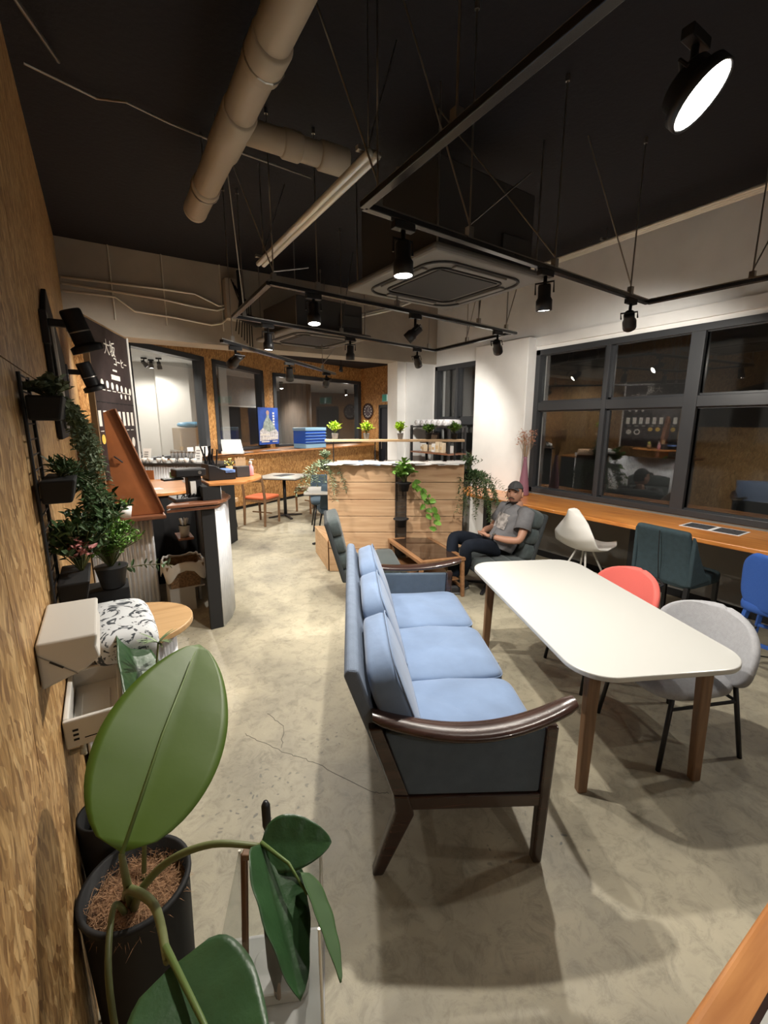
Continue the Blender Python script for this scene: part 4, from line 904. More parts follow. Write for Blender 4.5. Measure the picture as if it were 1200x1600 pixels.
t = thing('plastic_tub', 'clear-white plastic tub of bags on the small recess shelf', 'tub', (.52, 4.02, .638)); MB().lathe([(.035,0),(.045,.10),(.047,.10)], 20).build('tub', mat('cloudy_plastic', (.5,.5,.5), .3), t, smooth=True)
m = MB()
for k in range(5): m.bar((.0,.0,.06),(.03*math.cos(k*1.3),.03*math.sin(k*1.3),.16), .012,.03,.004,.02)
m.build('bag_ends', mat('cloudy_plastic'), t)

# register and holders on the middle counter
t = thing('cash_register', 'black card reader and drawer on a stand at the end of the middle counter', 'cash register', (.545, 3.60, 1.023), R(8))
MB().box(-.15,.10,-.09,.11,0,.025).build('base', M_BLACK, t, bevel=.005)
MB().box(-.03,.07,-.02,.06,.025,.175).build('post', M_BLACK, t, bevel=.006)
MB().box(-.12,.10,-.05,.09,.175,.235).build('head', M_BLACK, t, bevel=.01, seg=3)
MB().box(-.20,-.06,-.03,.06,.155,.17).build('arm_plate', M_BLACK, t, bevel=.003)
m = MB(); m.m = MX.Translation((.05,-.052,.205)) @ MX.Rotation(PI/2, 4, 'X'); m.lathe([(.010,0),(.013,0),(.013,.003),(.010,.003)], 20); m.build('round_badge', M_STEEL, t)
for k in range(5): MB().tube([(-.13+.03*k,-.07,.03),(-.12+.04*k,-.04,.045),(-.10+.05*k,.03,.03)], .005, 6).build('cable', M_BLACKMATTE, t, smooth=True)
MB().box(-.02,.02,-.04,-.022,.04,.14).build('white_strip', M_WHITEPL, t)
t = thing('straw_organiser', 'black sloping organiser box of lids and straws on the upper counter shelf', 'organiser', (.80, 3.72, 1.151), R(5))
m = MB(); m.extrude([(-.13,-.09,0),(.08,-.09,0),(.08,-.09,.055),(-.02,-.09,.08),(-.08,-.09,.115),(-.13,-.09,.125)], (0,.20,0)); m.build('box', M_BLACK, t, bevel=.003)
MB().box(.0,.075,-.10,.09,.055,.075).build('blue_packets', mat('blue_packet', (.12,.22,.5), .5, noise=.6, nscale=40), t)
rnd = random.Random(5)
for k in range(9):
    a = rnd.uniform(-.05,.05); x0 = -.115 + .011*k
    o = MB().tube([(x0,.05,.10),(x0+a,.05+rnd.uniform(-.02,.02),.255+rnd.uniform(-.02,.01))], .0065, 8).build('black_straw_bundle', M_BLACK); o.parent = t
t = thing('stirrer_box', 'small grey box of wooden stirrers beside the straw organiser', 'box', (.97, 3.78, 1.151), R(5))
MB().box(-.055,.055,-.05,.05,0,.09).build('box', mat('dark_grey_box', (.05,.05,.053), .5), t, bevel=.004)
m = MB()
for k in range(12): m.bar((-.04+.007*k,0,.05),(-.045+.0075*k,.0,.15+rnd.uniform(0,.015)), .006,.003)
m.build('wooden_stirrers', M_SHELFWOOD, t)
t = thing('pump_bottle', 'pink and white sanitiser bottle at the edge of the upper counter shelf', 'bottle', (1.055, 3.80, 1.151))
MB().lathe([(.022,0),(.024,.01),(.024,.075),(.012,.09),(.012,.10)], 20).build('bottle', mat('pink_liquid', (.75,.35,.38), .3), t, smooth=True)
MB().lathe([(.014,.098),(.014,.12),(.004,.125),(.004,.14)], 16).box(-.004,.03,-.004,.004,.135,.142).build('pump', M_WHITEPL, t)
t = thing('tip_cup', 'small tan paper cup of yellow flowers behind the stirrer box', 'cup', (.93, 4.02, 1.151)); MB().lathe([(.022,0),(.03,.07)], 20).build('cup', mat('kraft_paper', (.42,.27,.14), .8), t, smooth=True)
lf, st = MB(), MB(); bush(lf, st, (0,0,.05), .04, .09, 10, .02, .012, rnd, 3); lf.build('flowers', mat('pale_yellow_petals', (.65,.62,.18), .7), t); st.build('stems', M_STEM, t)

# black-topped prep counter with its clutter
KX = V((.20, 6.55, 0)); KA = math.atan2(-.80, 1.0); KD = V((math.cos(KA), math.sin(KA), 0)); KN = V((-math.sin(KA), math.cos(KA), 0))
t = thing('prep_counter', 'long black-topped prep counter with a corrugated front below the white side room', 'counter', KX, KA)
MB().box(-.12,1.32,-.02,.42,1.065,1.095).build('counter_top', mat('black_counter_top', (.03,.03,.03), .3), t, bevel=.004)
MB().box(-.10,1.28,.03,.40,0,1.065).build('body', M_BLACKMATTE, t)
corr(MB(), (-.10,.02), (1.28,.02), 0, 1.065, .035, .006).build('corrugated_front', M_CORR, t, smooth=True, solid=.002)
MB().box(.22,.40,.0,.012,.80,1.0).build('orange_notice', mat('orange_notice', (.48,.17,.06), .6), t)
MB().box(.62,.74,.0,.012,.82,.98).build('green_notice', mat('green_notice', (.12,.2,.08), .6), t)
def kp(x, y, z=1.096): return KX + KD*x + KN*y + V((0,0,z))
M_CARD = mat('white_card', (.78,.78,.77), .6)
def card(label, x, y, w_, h_, lean=.25, m=M_CARD, dark=True):
    t = thing('menu_card', label, 'sign', kp(x, y), KA)
    m_ = MB(); m_.add([(-w_/2,0,0),(w_/2,0,0),(w_/2,lean*h_,h_),(-w_/2,lean*h_,h_)], [(0,1,2,3)]); m_.build('card', m, t, solid=.004)
    if dark:
        m_ = MB(); 
        for k in range(4): z = h_*(.2+.17*k); m_.box(-w_*.3,w_*.2,lean*z-.006,lean*z-.004,z,z+h_*.06)
        m_.build('print_lines', mat('grey_print', (.25,.25,.26), .7), t)
card('white folded card standing at the left end of the prep counter', .08, .12, .12, .13)
card('white card with an oval drawing on the prep counter, second from its left end', .23, .14, .11, .17)
card('tall white card on the prep counter beside the board post', .93, .16, .10, .20)
t = thing('payment_terminal', 'small black tilted box at the left end of the prep counter', 'card reader', kp(.0, .06), KA); MB().extrude([(-.05,0,0),(.05,0,0),(.03,0,.06),(-.05,0,.07)], (0,.06,0)).build('case', M_BLACK, t, bevel=.004)
rnd = random.Random(11); cupM = mat('white_porcelain', (.82,.82,.80), .2)
cup0 = None
for k in range(9):
    x = .15 + .10*k + rnd.uniform(-.01,.01); p = kp(x, .04 + rnd.uniform(0,.03))
    if cup0 is None:
        cup0 = thing('small_cup', 'white cup, leftmost of the front row on the prep counter', 'cup', p, 0, 'white cups on the prep counter')
        MB().lathe([(.018,0),(.028,.02),(.033,.055),(.030,.055),(.02,.012)], 18).build('bowl', cupM, cup0, smooth=True)
        MB().tube([(.03,0,.045),(.045,0,.04),(.045,0,.02),(.028,0,.015)], .004, 6).build('handle', cupM, cup0, smooth=True)
    else: dup(cup0, p, rnd.uniform(0,6), 'white cup, ' + ORD[k] + ' from the left in the front row on the prep counter')
jar0 = None
for k in range(7):
    p = kp(.56+.052*k, .20)
    if jar0 is None:
        jar0 = thing('glass_jar', 'clear glass, leftmost in the row of glasses on the prep counter', 'glass', p, 0, 'glasses on the prep counter')
        MB().lathe([(.02,0),(.023,.12),(.021,.12),(.018,.008)], 18).build('glass_body', mat('clear_glass', (.9,.9,.9), .05, trans=.8, spec=.8), jar0, smooth=True)
        MB().lathe([(.024,.115),(.024,.135)], 18).build('rim_band', M_STEEL, jar0)
    else: dup(jar0, p, None, 'clear glass, ' + ORD[k] + ' from the left in the row of glasses on the prep counter')
for k, (x, h_) in enumerate([(.42,.07),(.49,.09),(.80,.08),(.88,.06)]):
    t = thing('spice_bottle', ['small dark-capped bottle left of the glasses on the prep counter','taller dark-capped bottle left of the glasses on the prep counter','dark-capped bottle right of the glasses on the prep counter','short dark-capped bottle by the tall white card on the prep counter'][k], 'bottle', kp(x,.10))
    MB().lathe([(.016,0),(.018,h_*.7),(.010,h_*.8)], 16).build('bottle', cupM, t, smooth=True); MB().lathe([(.011,h_*.8),(.011,h_)], 14).build('cap', M_BLACK, t)
t = thing('straw_tumbler', 'clear tumbler of stirring sticks leaning at the left of the prep counter', 'tumbler', kp(.10,.26)); MB().lathe([(.025,0),(.032,.10),(.030,.10),(.022,.01)], 18).build('tumbler', mat('clear_glass'), t, smooth=True)
m = MB()
for k in range(4): m.tube([(0,0,.01),(-.05+.012*k,.01,.26)], .004, 6)
m.build('sticks', M_STEEL, t)
# cardboard box and blue bag in the side room
p = V((1.42,9.0,0)); A_ang = R(10); t = thing('storage_rack', 'low rack in the white side room carrying a cardboard box', 'rack', p, A_ang)
for sx in (-.3,.3):
    for sy in (-.2,.2): MB().box(sx-.015,sx+.015,sy-.015,sy+.015,0,1.1).build('post', M_STEEL, t)
MB().box(-.32,.32,-.22,.22,1.08,1.1).build('shelf', M_STEEL, t)
t = thing('cardboard_box', 'brown cardboard box on the rack in the white side room', 'box', p + V((0,0,1.1)), A_ang); MB().box(-.26,.28,-.2,.2,0,.40).build('carton', mat('cardboard', (.33,.25,.17), .8), t, bevel=.004)
MB().box(-.26,.28,-.03,.03,.4,.402).build('tape', mat('brown_tape', (.38,.27,.15), .4), t)
t = thing('plastic_bag', 'crumpled blue plastic bag on top of the cardboard box', 'bag', p + V((0,0,1.503)), A_ang)
m = MB(); m.super((.02,0,.05), (.48,.34,.10), .8, .7, 28, 12); 
m.v = [(x+.01*math.sin(30*y), y+.01*math.sin(27*x), z+.012*math.sin(25*x+18*y)*(1 if z > .03 else 0)) for x, y, z in m.v]; m.build('bag', mat('blue_film', (.05,.22,.38), .35), t, smooth=True)

# ---- menu board
t = thing('menu_board', 'tall dark coffee menu board with small round pictures and a white edge post', 'menu board', (.13, 4.46, 1.15), math.atan2(.86, .30))
M_MENU = mat('menu_black', (.028,.018,.018), .5, noise=.4, nscale=12)
MB().box(-.47,.47,-.01,.01,0,1.2).build('board', M_MENU, t)
MB().box(.46,.485,-.02,.02,-.1,1.21).build('white_post', M_WHITEPL, t, bevel=.003)
MB().box(-.48,-.465,-.02,.02,-.1,1.0).build('wooden_edge', mat('tan_edge', (.30,.20,.11), .6), t)
MB().box(-.47,.47,-.012,.012,1.2,1.212).build('top_strip', mat('tan_edge'), t)
MW = mat('menu_white_print', (.70,.68,.62), .6); MY = mat('menu_yellow', (.70,.45,.08), .6)
text_part('title_text', '大坂', .13, MW, t, (-.02, -.0125, 1.04), (PI/2, 0, 0))
text_part('title_text', 'コーヒー', .085, MW, t, (.21, -.0125, .95), (PI/2, 0, 0))
m = MB(); rnd = random.Random(2)
def disc(m_, x, z, r, n=14, y=-.0125): m_.add([(x+r*math.cos(2*PI*k/n), y, z+r*math.sin(2*PI*k/n)) for k in range(n)], [tuple(range(n))])
for i in range(8): disc(m, -.38+.11*i, .76-.005*i, .030)
for i in range(3): disc(m, .14+.11*i, .67, .022)
for i in range(8): x = -.40+.11*i; m.box(x-.03,x+.03,-.0128,-.012,.42,.54)
m.box(-.05,.16,-.0126,-.012,.80,.84).box(.0,.10,-.0126,-.012,.87,.885)
disc(m, .20, .27, .055); disc(m, .34, .27, .045); m.build('round_pictures', MW, t)
m = MB()
for i in range(4): disc(m, -.38+.12*i, .32, .038, y=-.0135)
m.build('yellow_drinks', MY, t)
m = MB(); disc(m, .20, .27, .032, y=-.0138)
for i in range(26): x = -.42+.034*i; m.box(x,x+.02,-.0138,-.013,.60+.002*(i % 3),.61); 
m.build('dark_details', M_BLACKMATTE, t)
m = MB()
for i in range(7): m.box(-.42+.12*i,-.34+.12*i,-.0126,-.012,.70,.706).box(-.42+.12*i,-.35+.12*i,-.0126,-.012,.38,.386)
m.build('price_lines', MW, t)
# black board on the strand board wall
t = thing('wall_blackboard', 'black framed board leaning out from the strand board wall under the wall spotlight', 'blackboard', (-.172, 3.15, 1.62))
MB().extrude([(0,-.55,-.1),(0,.6,-.1),(0,.6,.40),(0,-.3,.62),(0,-.55,.45)], (.02,0,0)).build('panel', M_BLACKMATTE, t, bevel=.004)
MB().tube([(.03,-.5,.42),(.035,-.42,-.05)], .012, 8).build('chrome_edge', M_STEEL, t)

# ---- bay counter along the board walls
t = thing('bay_counter', 'long curved orange wooden counter on strand board panels below the far windows', 'counter', (2.4, 8.5, 0))
fr = [(.95,7.62),(1.85,8.12),(2.40,8.39),(3.30,8.83),(4.30,9.33),(5.20,9.75),(6.2,10.2)]
bk = [(6.22,10.98),(3.40,10.06),(.50,7.14)]
m = MB(); m.m = MX.Translation((-2.4,-8.5,0)); m.prism(fr + bk, 1.0, 1.035); m.build('counter_top', M_ORANGEX, t, bevel=.004)
m = MB(); m.m = MX.Translation((-2.4,-8.5,0))
fi = [(x+.02*-1, y+.05) for x, y in fr]
for a, b in zip(fi[:-1], fi[1:]): m.prism([a, b, (b[0],b[1]+.03), (a[0],a[1]+.03)], .06, 1.0)
m.build('front_panel', M_OSB2, t)
m = MB(); m.m = MX.Translation((-2.4,-8.5,0))
for a, b in zip(fi[:-1], fi[1:]): m.prism([(a[0],a[1]+.02), (b[0],b[1]+.02), (b[0],b[1]+.05), (a[0],a[1]+.05)], 0, .06)
m.build('plinth', M_BLACKMATTE, t)
# things on the bay counter
t = thing('blue_crate', 'stack of translucent and bright blue storage crates on the bay counter', 'crate', (3.99, 9.42, 1.036), R(20))
MB().box(-.31,.31,-.2,.2,.10,.38).build('middle_crate', mat('bright_blue_plastic', (.01,.10,.62), .35), t, bevel=.01)
MB().box(-.31,.31,-.2,.2,0,.10).build('lower_crate', mat('pale_blue_plastic', (.30,.52,.75), .3), t, bevel=.008)
MB().box(-.32,.32,-.21,.21,.38,.45).build('lid', mat('pale_blue_plastic'), t, bevel=.01)
for k in range(4): MB().box(-.322,.322,-.212,-.2,.13+.065*k,.14+.065*k).build('rib', mat('pale_blue_plastic'), t)
t = thing('display_board', 'white slanted display board standing on the left of the bay counter', 'sign', (2.05, 8.42, 1.036), R(-28))
m = MB(); m.extrude([(-.19,-.04,.0),(.19,-.04,0),(.10,.14,.25),(-.27,.14,.25)], (0,.012,0)); m.build('panel', mat('pale_panel', (.62,.65,.64), .5), t, bevel=.002)
m = MB(); m.box(-.19,.20,-.14,-.045,0,.05); m.build('foot_block', M_CARD, t, bevel=.004)
for k, (x, y, a, c) in enumerate([(1.22,7.86,.3,M_CARD),(1.34,7.96,-.4,mat('kraft_card', (.55,.38,.2), .7)),(1.50,8.08,.5,M_CARD)]):
    t = thing('counter_card', ['small white card standing at the left end of the bay counter','small tan card standing on the left of the bay counter','small white tilted card beside the slanted display board'][k], 'sign', (x,y,1.036), a); MB().add([(-.05,0,0),(.05,0,0),(.07,.05,.16),(-.03,.05,.16)], [(0,1,2,3)]).build('card', c, t, solid=.004)
    MB().box(-.04,.04,-.01,.05,0,.012).build('base', c, t)
tag(MB().prism([(-.2,-.1),(.2,-.08),(.18,.1),(-.18,.1)], 0, .006).build('magazine', mat('magazine_cover', (.40,.36,.37), .5, noise=.4, nscale=12), loc=(2.25,8.60,1.036), rz=.4), 'magazine lying on the bay counter beside the slanted display board', 'magazine')
tag(MB().prism([(-.2,-.1),(.2,-.08),(.18,.1),(-.18,.1)], 0, .006).build('magazine', mat('magazine_cover'), loc=(2.95,9.0,1.036), rz=.5), 'flat magazine on the bay counter in front of the blue poster', 'magazine')
# poster on the post between the windows
t = thing('blue_poster', 'blue poster with an armoured figure on the board post between two far windows', 'poster', BO + V((-.17,-.36,1.12)), R(32))
MB().box(-.33,.33,0,.008,0,.80).build('sheet', mat('poster_blue', (.03,.09,.42), .45, noise=.5, nscale=3), t)
m = MB()
def poly(m_, pts, y): m_.add([(x,y,z) for x, z in pts], [tuple(range(len(pts)))])
poly(m, [(-.22,.30),(-.16,.48),(-.08,.58),(-.05,.66),(.02,.66),(.02,.58),(.14,.47),(.22,.36),(.20,.27),(.0,.24)], -.001); m.build('figure_body', mat('poster_grey_green', (.30,.36,.33), .5, noise=.5, nscale=14), t)
m = MB(); disc(m, -.02, .69, .05, y=-.002); m.build('figure_head', mat('poster_skin', (.48,.32,.26), .5), t)
m = MB(); poly(m, [(-.30,.30),(-.20,.36),(0,.27),(.24,.33),(.31,.26),(.31,.10),(-.31,.08)], -.002); m.build('pale_rocks', mat('poster_pale', (.55,.55,.56), .5, noise=.5, nscale=18), t)
m = MB()
for i in range(5): m.box(.14,.20,-.0025,-.001,.42+.06*i,.46+.06*i)
m.box(-.28,.02,-.0035,-.002,.20,.235).box(-.24,.28,-.0035,-.002,.13,.15).box(-.26,.0,-.0035,-.002,.05,.075).box(.1,.27,-.0035,-.002,.05,.07); m.build('white_lettering_blocks', MW, t)
# clock and exit sign
CW = lambda s_, z: CO + V((math.cos(C_ang), math.sin(C_ang), 0))*s_ + V((-math.sin(C_ang)*-.03, -.03*math.cos(C_ang), z))
nC = V((math.sin(C_ang), -math.cos(C_ang), 0))
def cw(s_, z, off=.02): return CO + V((math.cos(C_ang), math.sin(C_ang), 0))*s_ + nC*off + V((0,0,z))
t = thing('wall_clock', 'round dark wall clock on the far strand board beside the doorway', 'clock', cw(.30, 1.90), C_ang)
m = MB(); m.m = MX.Rotation(PI/2, 4, 'X'); m.lathe([(.17,-.02),(.21,-.02),(.215,.02),(.18,.02)], 32, cap=False); m.build('rim', mat('dark_brown_rim', (.05,.025,.02), .5), t, smooth=True)
m = MB(); m.m = MX.Rotation(PI/2, 4, 'X'); m.lathe([(.185,-.015),(.185,.0)], 32); m.build('face', mat('clock_face_grey', (.09,.07,.08), .6), t)
for k in range(12): a = k*PI/6; MB().box(.145*math.sin(a)-.012,.145*math.sin(a)+.012,-.006,-.002,.145*math.cos(a)-.016,.145*math.cos(a)+.016).build('hour_mark', MW, t)
MB().bar((0,-.006,0),(.03,-.006,.10), .008,.004).build('hour_hand', MW, t); MB().bar((0,-.007,0),(.11,-.007,-.03), .006,.004).build('minute_hand', MW, t)
t = thing('exit_sign', 'small green exit sign above the dark far doorway', 'exit sign', cw(1.15, 2.13, .04), C_ang)
MB().box(-.22,.22,-.03,.03,0,.20).build('case', mat('sign_case', (.35,.42,.40), .5), t, bevel=.005)
MB().box(-.20,-.04,-.034,-.03,.02,.18).box(.04,.20,-.034,-.03,.02,.18).build('green_field', mat('exit_green', (.02,.16,.11), .4, emit=(.02,.25,.16), estr=.25), t)
MB().box(-.03,.03,-.034,-.03,.02,.18).build('white_field', mat('exit_white', (.5,.62,.6), .4, emit=(.6,.9,.8), estr=.35), t)

# ---- tables and chairs of the bay
def cafe_table(label, loc, rz, w_, d_, z=.71):
    t = thing('cafe_table', label, 'table', loc, rz)
    MB().prism(rrect(w_/2,d_/2,.02,4), z-.022, z).build('tabletop', mat('grey_laminate', (.40,.38,.34), .3), t, bevel=.003)
    MB().prism(rrect(w_/2+.003,d_/2+.003,.02,4), z-.03, z-.02).build('edge_band', M_BLACK, t)
    MB().tube([(0,0,.03),(0,0,z-.02)], .028, 16).build('column', M_BLACK, t, smooth=True)
    for k in range(4): a = k*PI/2+PI/4; MB().bar((0,0,.035),(.30*math.cos(a),.30*math.sin(a),.012), .05,.03,.04,.018).build('foot', M_BLACK, t, bevel=.004)
    return t
cafe_table('square grey cafe table with a black pedestal in front of the curved bay counter', (2.56, 7.22, 0), R(45), .72, .74)
tag(MB().prism([(-.17,-.10),(.15,-.12),(.17,.1),(-.15,.11)], 0, .004).build('leaflet', mat('dark_print'), loc=(2.58,7.28,.711), rz=.5), 'dark printed leaflet on the square grey cafe table of the bay', 'leaflet')
cafe_table('grey cafe table half hidden behind the left end of the plank partition', (2.52, 5.36, 0), R(60), .62, .60)
def wood_chair(label, loc, rz, seatm, woodm, back='bar'):
    t = thing('wooden_chair', label, 'chair', loc, rz)
    m = MB(); m.super((.0,0,.435), (.42,.42,.06), .5, .25, 32, 12); m.build('seat', seatm, t, smooth=True)
    for sy in (-1, 1):
        MB().bar((.18,sy*.18,0),(.18,sy*.19,.42), .026,.026,.034,.034).build('leg', woodm, t, bevel=.004)
        MB().bar((-.23,sy*.19,0),(-.20,sy*.19,.43), .026,.03,.034,.036).build('leg', woodm, t, bevel=.004)
        MB().bar((-.20,sy*.19,.43),(-.255,sy*.185,.80), .034,.034,.024,.024).build('back_post', woodm, t, bevel=.004)
        MB().box(-.2,.18,sy*.18-.012,sy*.18+.012,.375,.415).build('side_rail', woodm, t)
    m = MB(); m.grid(lambda u, v: (-.258+.03*(2*u-1)**2*1 - .012*v, (u-.5)*.38, .70+.11*v), 12, 3); m.build('backrest', woodm, t, smooth=True, solid=.016)
    MB().box(-.21,-.19,-.18,.18,.375,.41).box(.17,.19,-.18,.18,.375,.41).build('cross_rail', woodm, t)
    MB().bar((-.02,-.18,.18),(-.02,.18,.18), .018,.018).build('stretcher', woodm, t)
    return t
wood_chair('wooden chair with an orange-red seat facing the square cafe table', (2.08, 6.93, 0), R(38), mat('orange_red_vinyl', (.52,.12,.045), .6), M_LEGWOOD)
wood_chair('light bentwood chair beyond the square cafe table, by the bay counter', (3.12, 7.42, 0), R(200), mat('tan_seat', (.38,.24,.13), .6), M_TEAK)
wood_chair('second light wooden chair at the right of the square cafe table', (3.25, 6.95, 0), R(170), mat('tan_seat'), M_TEAK)
t = thing('bar_stool', 'dark round-seated wooden stool at the bay counter', 'stool', (3.75, 8.35, 0))
MB().lathe([(.17,.70),(.19,.715),(.19,.74),(.17,.755)], 28).build('seat', mat('dark_seat', (.06,.02,.015), .5), t, smooth=True)
for k in range(4): a = k*PI/2+.4; MB().tube([(.12*math.cos(a),.12*math.sin(a),.70),(.2*math.cos(a),.2*math.sin(a),0)], .016, 8).build('leg', M_TEAK, t, smooth=True)
def cafe_chair(label, loc, rz):
    t = thing('fabric_chair', label, 'chair', loc, rz); mm = mat('slate_blue_fabric', (.06,.09,.12), .9, bump=.3, bscale=200)
    m = MB(); m.super((0,0,.43), (.44,.44,.09), .45, .35, 32, 12); m.build('seat', mm, t, smooth=True)
    m = MB(); m.grid(lambda u, v: (-.21-.06*v+.10*(2*u-1)**2, (u-.5)*.44*(1-.12*v), .46+.34*v), 12, 8); m.build('backrest', mm, t, smooth=True, solid=.035, sub=1)
    for sx in (-1, 1):
        for sy in (-1, 1): MB().tube([(sx*.14,sy*.14,.40),(sx*.22,sy*.20,0)], .012, 8).build('leg', M_BLACK, t, smooth=True)
    return t
cafe_chair('slate blue fabric chair under the near side of the half hidden cafe table', (2.52, 5.35, 0), R(75)).location = (2.62, 5.42, 0)
cafe_chair('slate blue fabric chair beyond the half hidden cafe table', (2.80, 6.10, 0), R(-110))
t = thing('wooden_bench', 'pale wooden bench end with dark legs just behind the pale corrugated counter side', 'bench', (1.35, 6.75, 0), R(50))
MB().box(-.30,.32,-.18,.18,.40,.46).build('seat', M_SHELFWOOD, t, bevel=.006)
for sx in (-1, 1):
    for sy in (-1, 1): MB().bar((sx*.28,sy*.14,0),(sx*.22,sy*.12,.40), .03,.03).build('leg', M_BLACK, t)

# ---- shelf unit by the small window
t = thing('shelf_unit', 'black metal shelf unit in front of the small far window', 'shelf unit', (4.02, 4.93, 0))
for y in (-.42, .42):
    for x in (-.14, .14): MB().box(x-.014,x+.014,y-.014,y+.014,0,1.56).build('upright', M_BLACK, t)
for z in (.30, .72, 1.18, 1.54): MB().box(-.155,.155,-.435,.435,z-.012,z+.008).build('shelf', M_BROWNEDGE if z < 1.5 else M_BLACK, t)
rnd = random.Random(8)
for k in range(6):
    y = 4.60 + .125*k; lab = ['nearest the white pillar','second from the white pillar','third from the white pillar','fourth from the white pillar','second from the far end','at the far end'][k]
    o = thing('rolled_cloth', 'grey rolled cloth on top of the shelf unit, ' + lab, 'cloth', (4.0, y, 1.549+.045))
    m = MB(); sp = [(.0,.043*(1-.11*i)*math.cos(i*.8), .043*(1-.11*i)*math.sin(i*.8)) for i in range(9)]
    m.tube([(-.13,0,0),(-.12,0,0),(.12,0,0),(.13,0,0)], [.038,.046,.046,.038], 18); m.build('roll', mat('cloth_grey_white', (.58,.58,.60), .9, noise=.25, nscale=20), o, smooth=True)
    MB().tube([(-.132,b,c) for a, b, c in sp], .003, 5).build('spiral_edge', mat('grey_print'), o)
boxm = mat('cream_card', (.62,.52,.38), .7)
for k in range(7):
    y = 4.60 + .10*k; zb = 1.19; w_ = .07; h_ = rnd.uniform(.08,.16)
    o = thing('goods_packet', 'cream packet on the middle board of the shelf unit, ' + ['nearest the white pillar','second from the pillar','third from the pillar','in the middle of the row','fifth from the pillar','second from the far end','at the far end'][k], 'packet', (3.96 + rnd.uniform(-.03,.03), y, zb), rnd.uniform(-.3,.3))
    MB().box(-.03,.03,-w_/2,w_/2,0,h_).build('packet', boxm if k % 3 else M_CARD, o, bevel=.004); MB().box(-.033,-.03,-w_*.3,w_*.3,h_*.3,h_*.6).build('sticker', mat('kraft_card'), o)
t = thing('picture_frame', 'small dark picture frame tilted on the middle board of the black shelf unit', 'picture frame', (4.08, 5.12, 1.19), R(0))
m = MB(); m.extrude([(-.0,-.10,0),(.05,-.10,.26),(.06,-.10,.26),(.01,-.10,0)], (0,.20,0)); m.build('frame', mat('dark_brown_rim'), t)
MB().add([(-.004,-.075,.03),(.037,-.075,.23),(.037,.075,.23),(-.004,.075,.03)], [(0,1,2,3)]).build('picture', mat('sepia_picture', (.30,.22,.15), .5, noise=.5, nscale=15), t)
t = thing('plastic_bin', 'pale plastic bin on the lower board of the black shelf unit', 'bin', (4.0, 4.75, .729)); MB().box(-.12,.12,-.18,.18,0,.25).build('bin', mat('pale_bin', (.5,.5,.5), .5), t, bevel=.02); MB().box(-.125,.125,-.185,.185,.25,.265).build('lid', mat('pale_bin'), t, bevel=.006)

# ================================================================== LEFT WALL: RACK OF PLANTS
t = thing('wall_plant_rack', 'tall black wire ladder rack fixed to the strand board wall carrying plant troughs', 'rack', (-.165, 1.6, 1.05))
for y in (-.08, .10): MB().tube([(0,y,0),(0,y,.68)], .005, 8).build('upright', M_BLACK, t)
for k in range(16): MB().tube([(0,-.08,.03+.043*k),(0,.10,.03+.043*k)], .0025, 5).build('rung', M_BLACK, t)
def trough(name, label, loc, L_, build):
    t = thing(name, label, 'potted plant', loc)
    MB().add([(0,-L_/2+.01,0),(.07,-L_/2+.01,0),(.07,L_/2-.01,0),(0,L_/2-.01,0),(-.0,-L_/2,.066),(.084,-L_/2,.066),(.084,L_/2,.066),(0,L_/2,.066)], [(0,3,2,1),(0,1,5,4),(1,2,6,5),(2,3,7,6),(3,0,4,7),(4,5,6,7)]).build('trough', M_POTBLK, t, bevel=.006)
    rnd = random.Random(int(loc[2]*100)); lf, st = MB(), MB(); m_ = build(lf, st, rnd); lf.build('foliage', m_, t); st.build('stems', M_STEM, t); return t
def f_top(lf, st, rnd):
    bush(lf, st, (.05,0,.06), .085, .06, 46, .022, .019, rnd, 6)
    for k in range(34):
        y = rnd.uniform(-.02,.26); strand(lf, st, droop((.06,y,.065), (.35,rnd.uniform(.3,1.0),0), rnd.uniform(.18,.42), rnd, 8, .12), .012, .021, .016, rnd, 1.0, .001)
    return M_GREYLEAF
trough('trailing_plant_trough', 'grey-green eucalyptus spilling from the top black trough of the wall rack', (-.158, 1.62, 1.605), .24, f_top)
def f_mid(lf, st, rnd):
    bush(lf, st, (.04,0,.06), .08, .055, 26, .034, .009, rnd, 6)
    for k in range(24):
        y = rnd.uniform(-.04,.24); strand(lf, st, droop((.06,y,.07), (.4,rnd.uniform(-.1,.8),0), rnd.uniform(.12,.30), rnd, 7, .15), .013, .026, .015, rnd, 1.0, .001)
    return M_DKLEAF
trough('trailing_plant_trough', 'darker trailing plant in the middle black trough of the wall rack', (-.158, 1.63, 1.375), .24, f_mid)
def f_low(lf, st, rnd):
    bush(lf, st, (.06,.02,.06), .10, .20, 70, .032, .017, rnd, 9)
    return M_DKLEAF
t = trough('trailing_plant_trough', 'dark leafy plant with pink tinted leaves in the lowest black trough of the rack', (-.158, 1.65, 1.065), .22, f_low)
lf, st = MB(), MB(); rnd = random.Random(77); bush(lf, st, (.07,-.03,.10), .05, .10, 10, .03, .016, rnd, 4); lf.build('pink_leaves', M_PINK, t)
t = thing('potted_shrub', 'bushy bright green plant in a black pot at the foot of the wall rack', 'potted plant', (-.02, 1.86, 1.0))
MB().lathe([(.038,0),(.052,.075),(.056,.078),(.050,.078)], 24).build('pot', M_POTBLK, t, smooth=True)
lf, st = MB(), MB(); rnd = random.Random(31); bush(lf, st, (0,0,.07), .12, .22, 120, .024, .012, rnd, 10)
lf.build('foliage', M_BRIGHT, t)
lf = MB(); bush(lf, st, (-.01,0,.20), .11, .16, 60, .032, .019, rnd, 7); strand(lf, st, [(.02,0,.06),(.10,-.02,.07),(.16,-.03,.065),(.20,-.05,.06)], .02, .03, .012, rnd)
lf.build('upper_foliage', M_DKLEAF, t); st.build('stems', M_STEM, t)
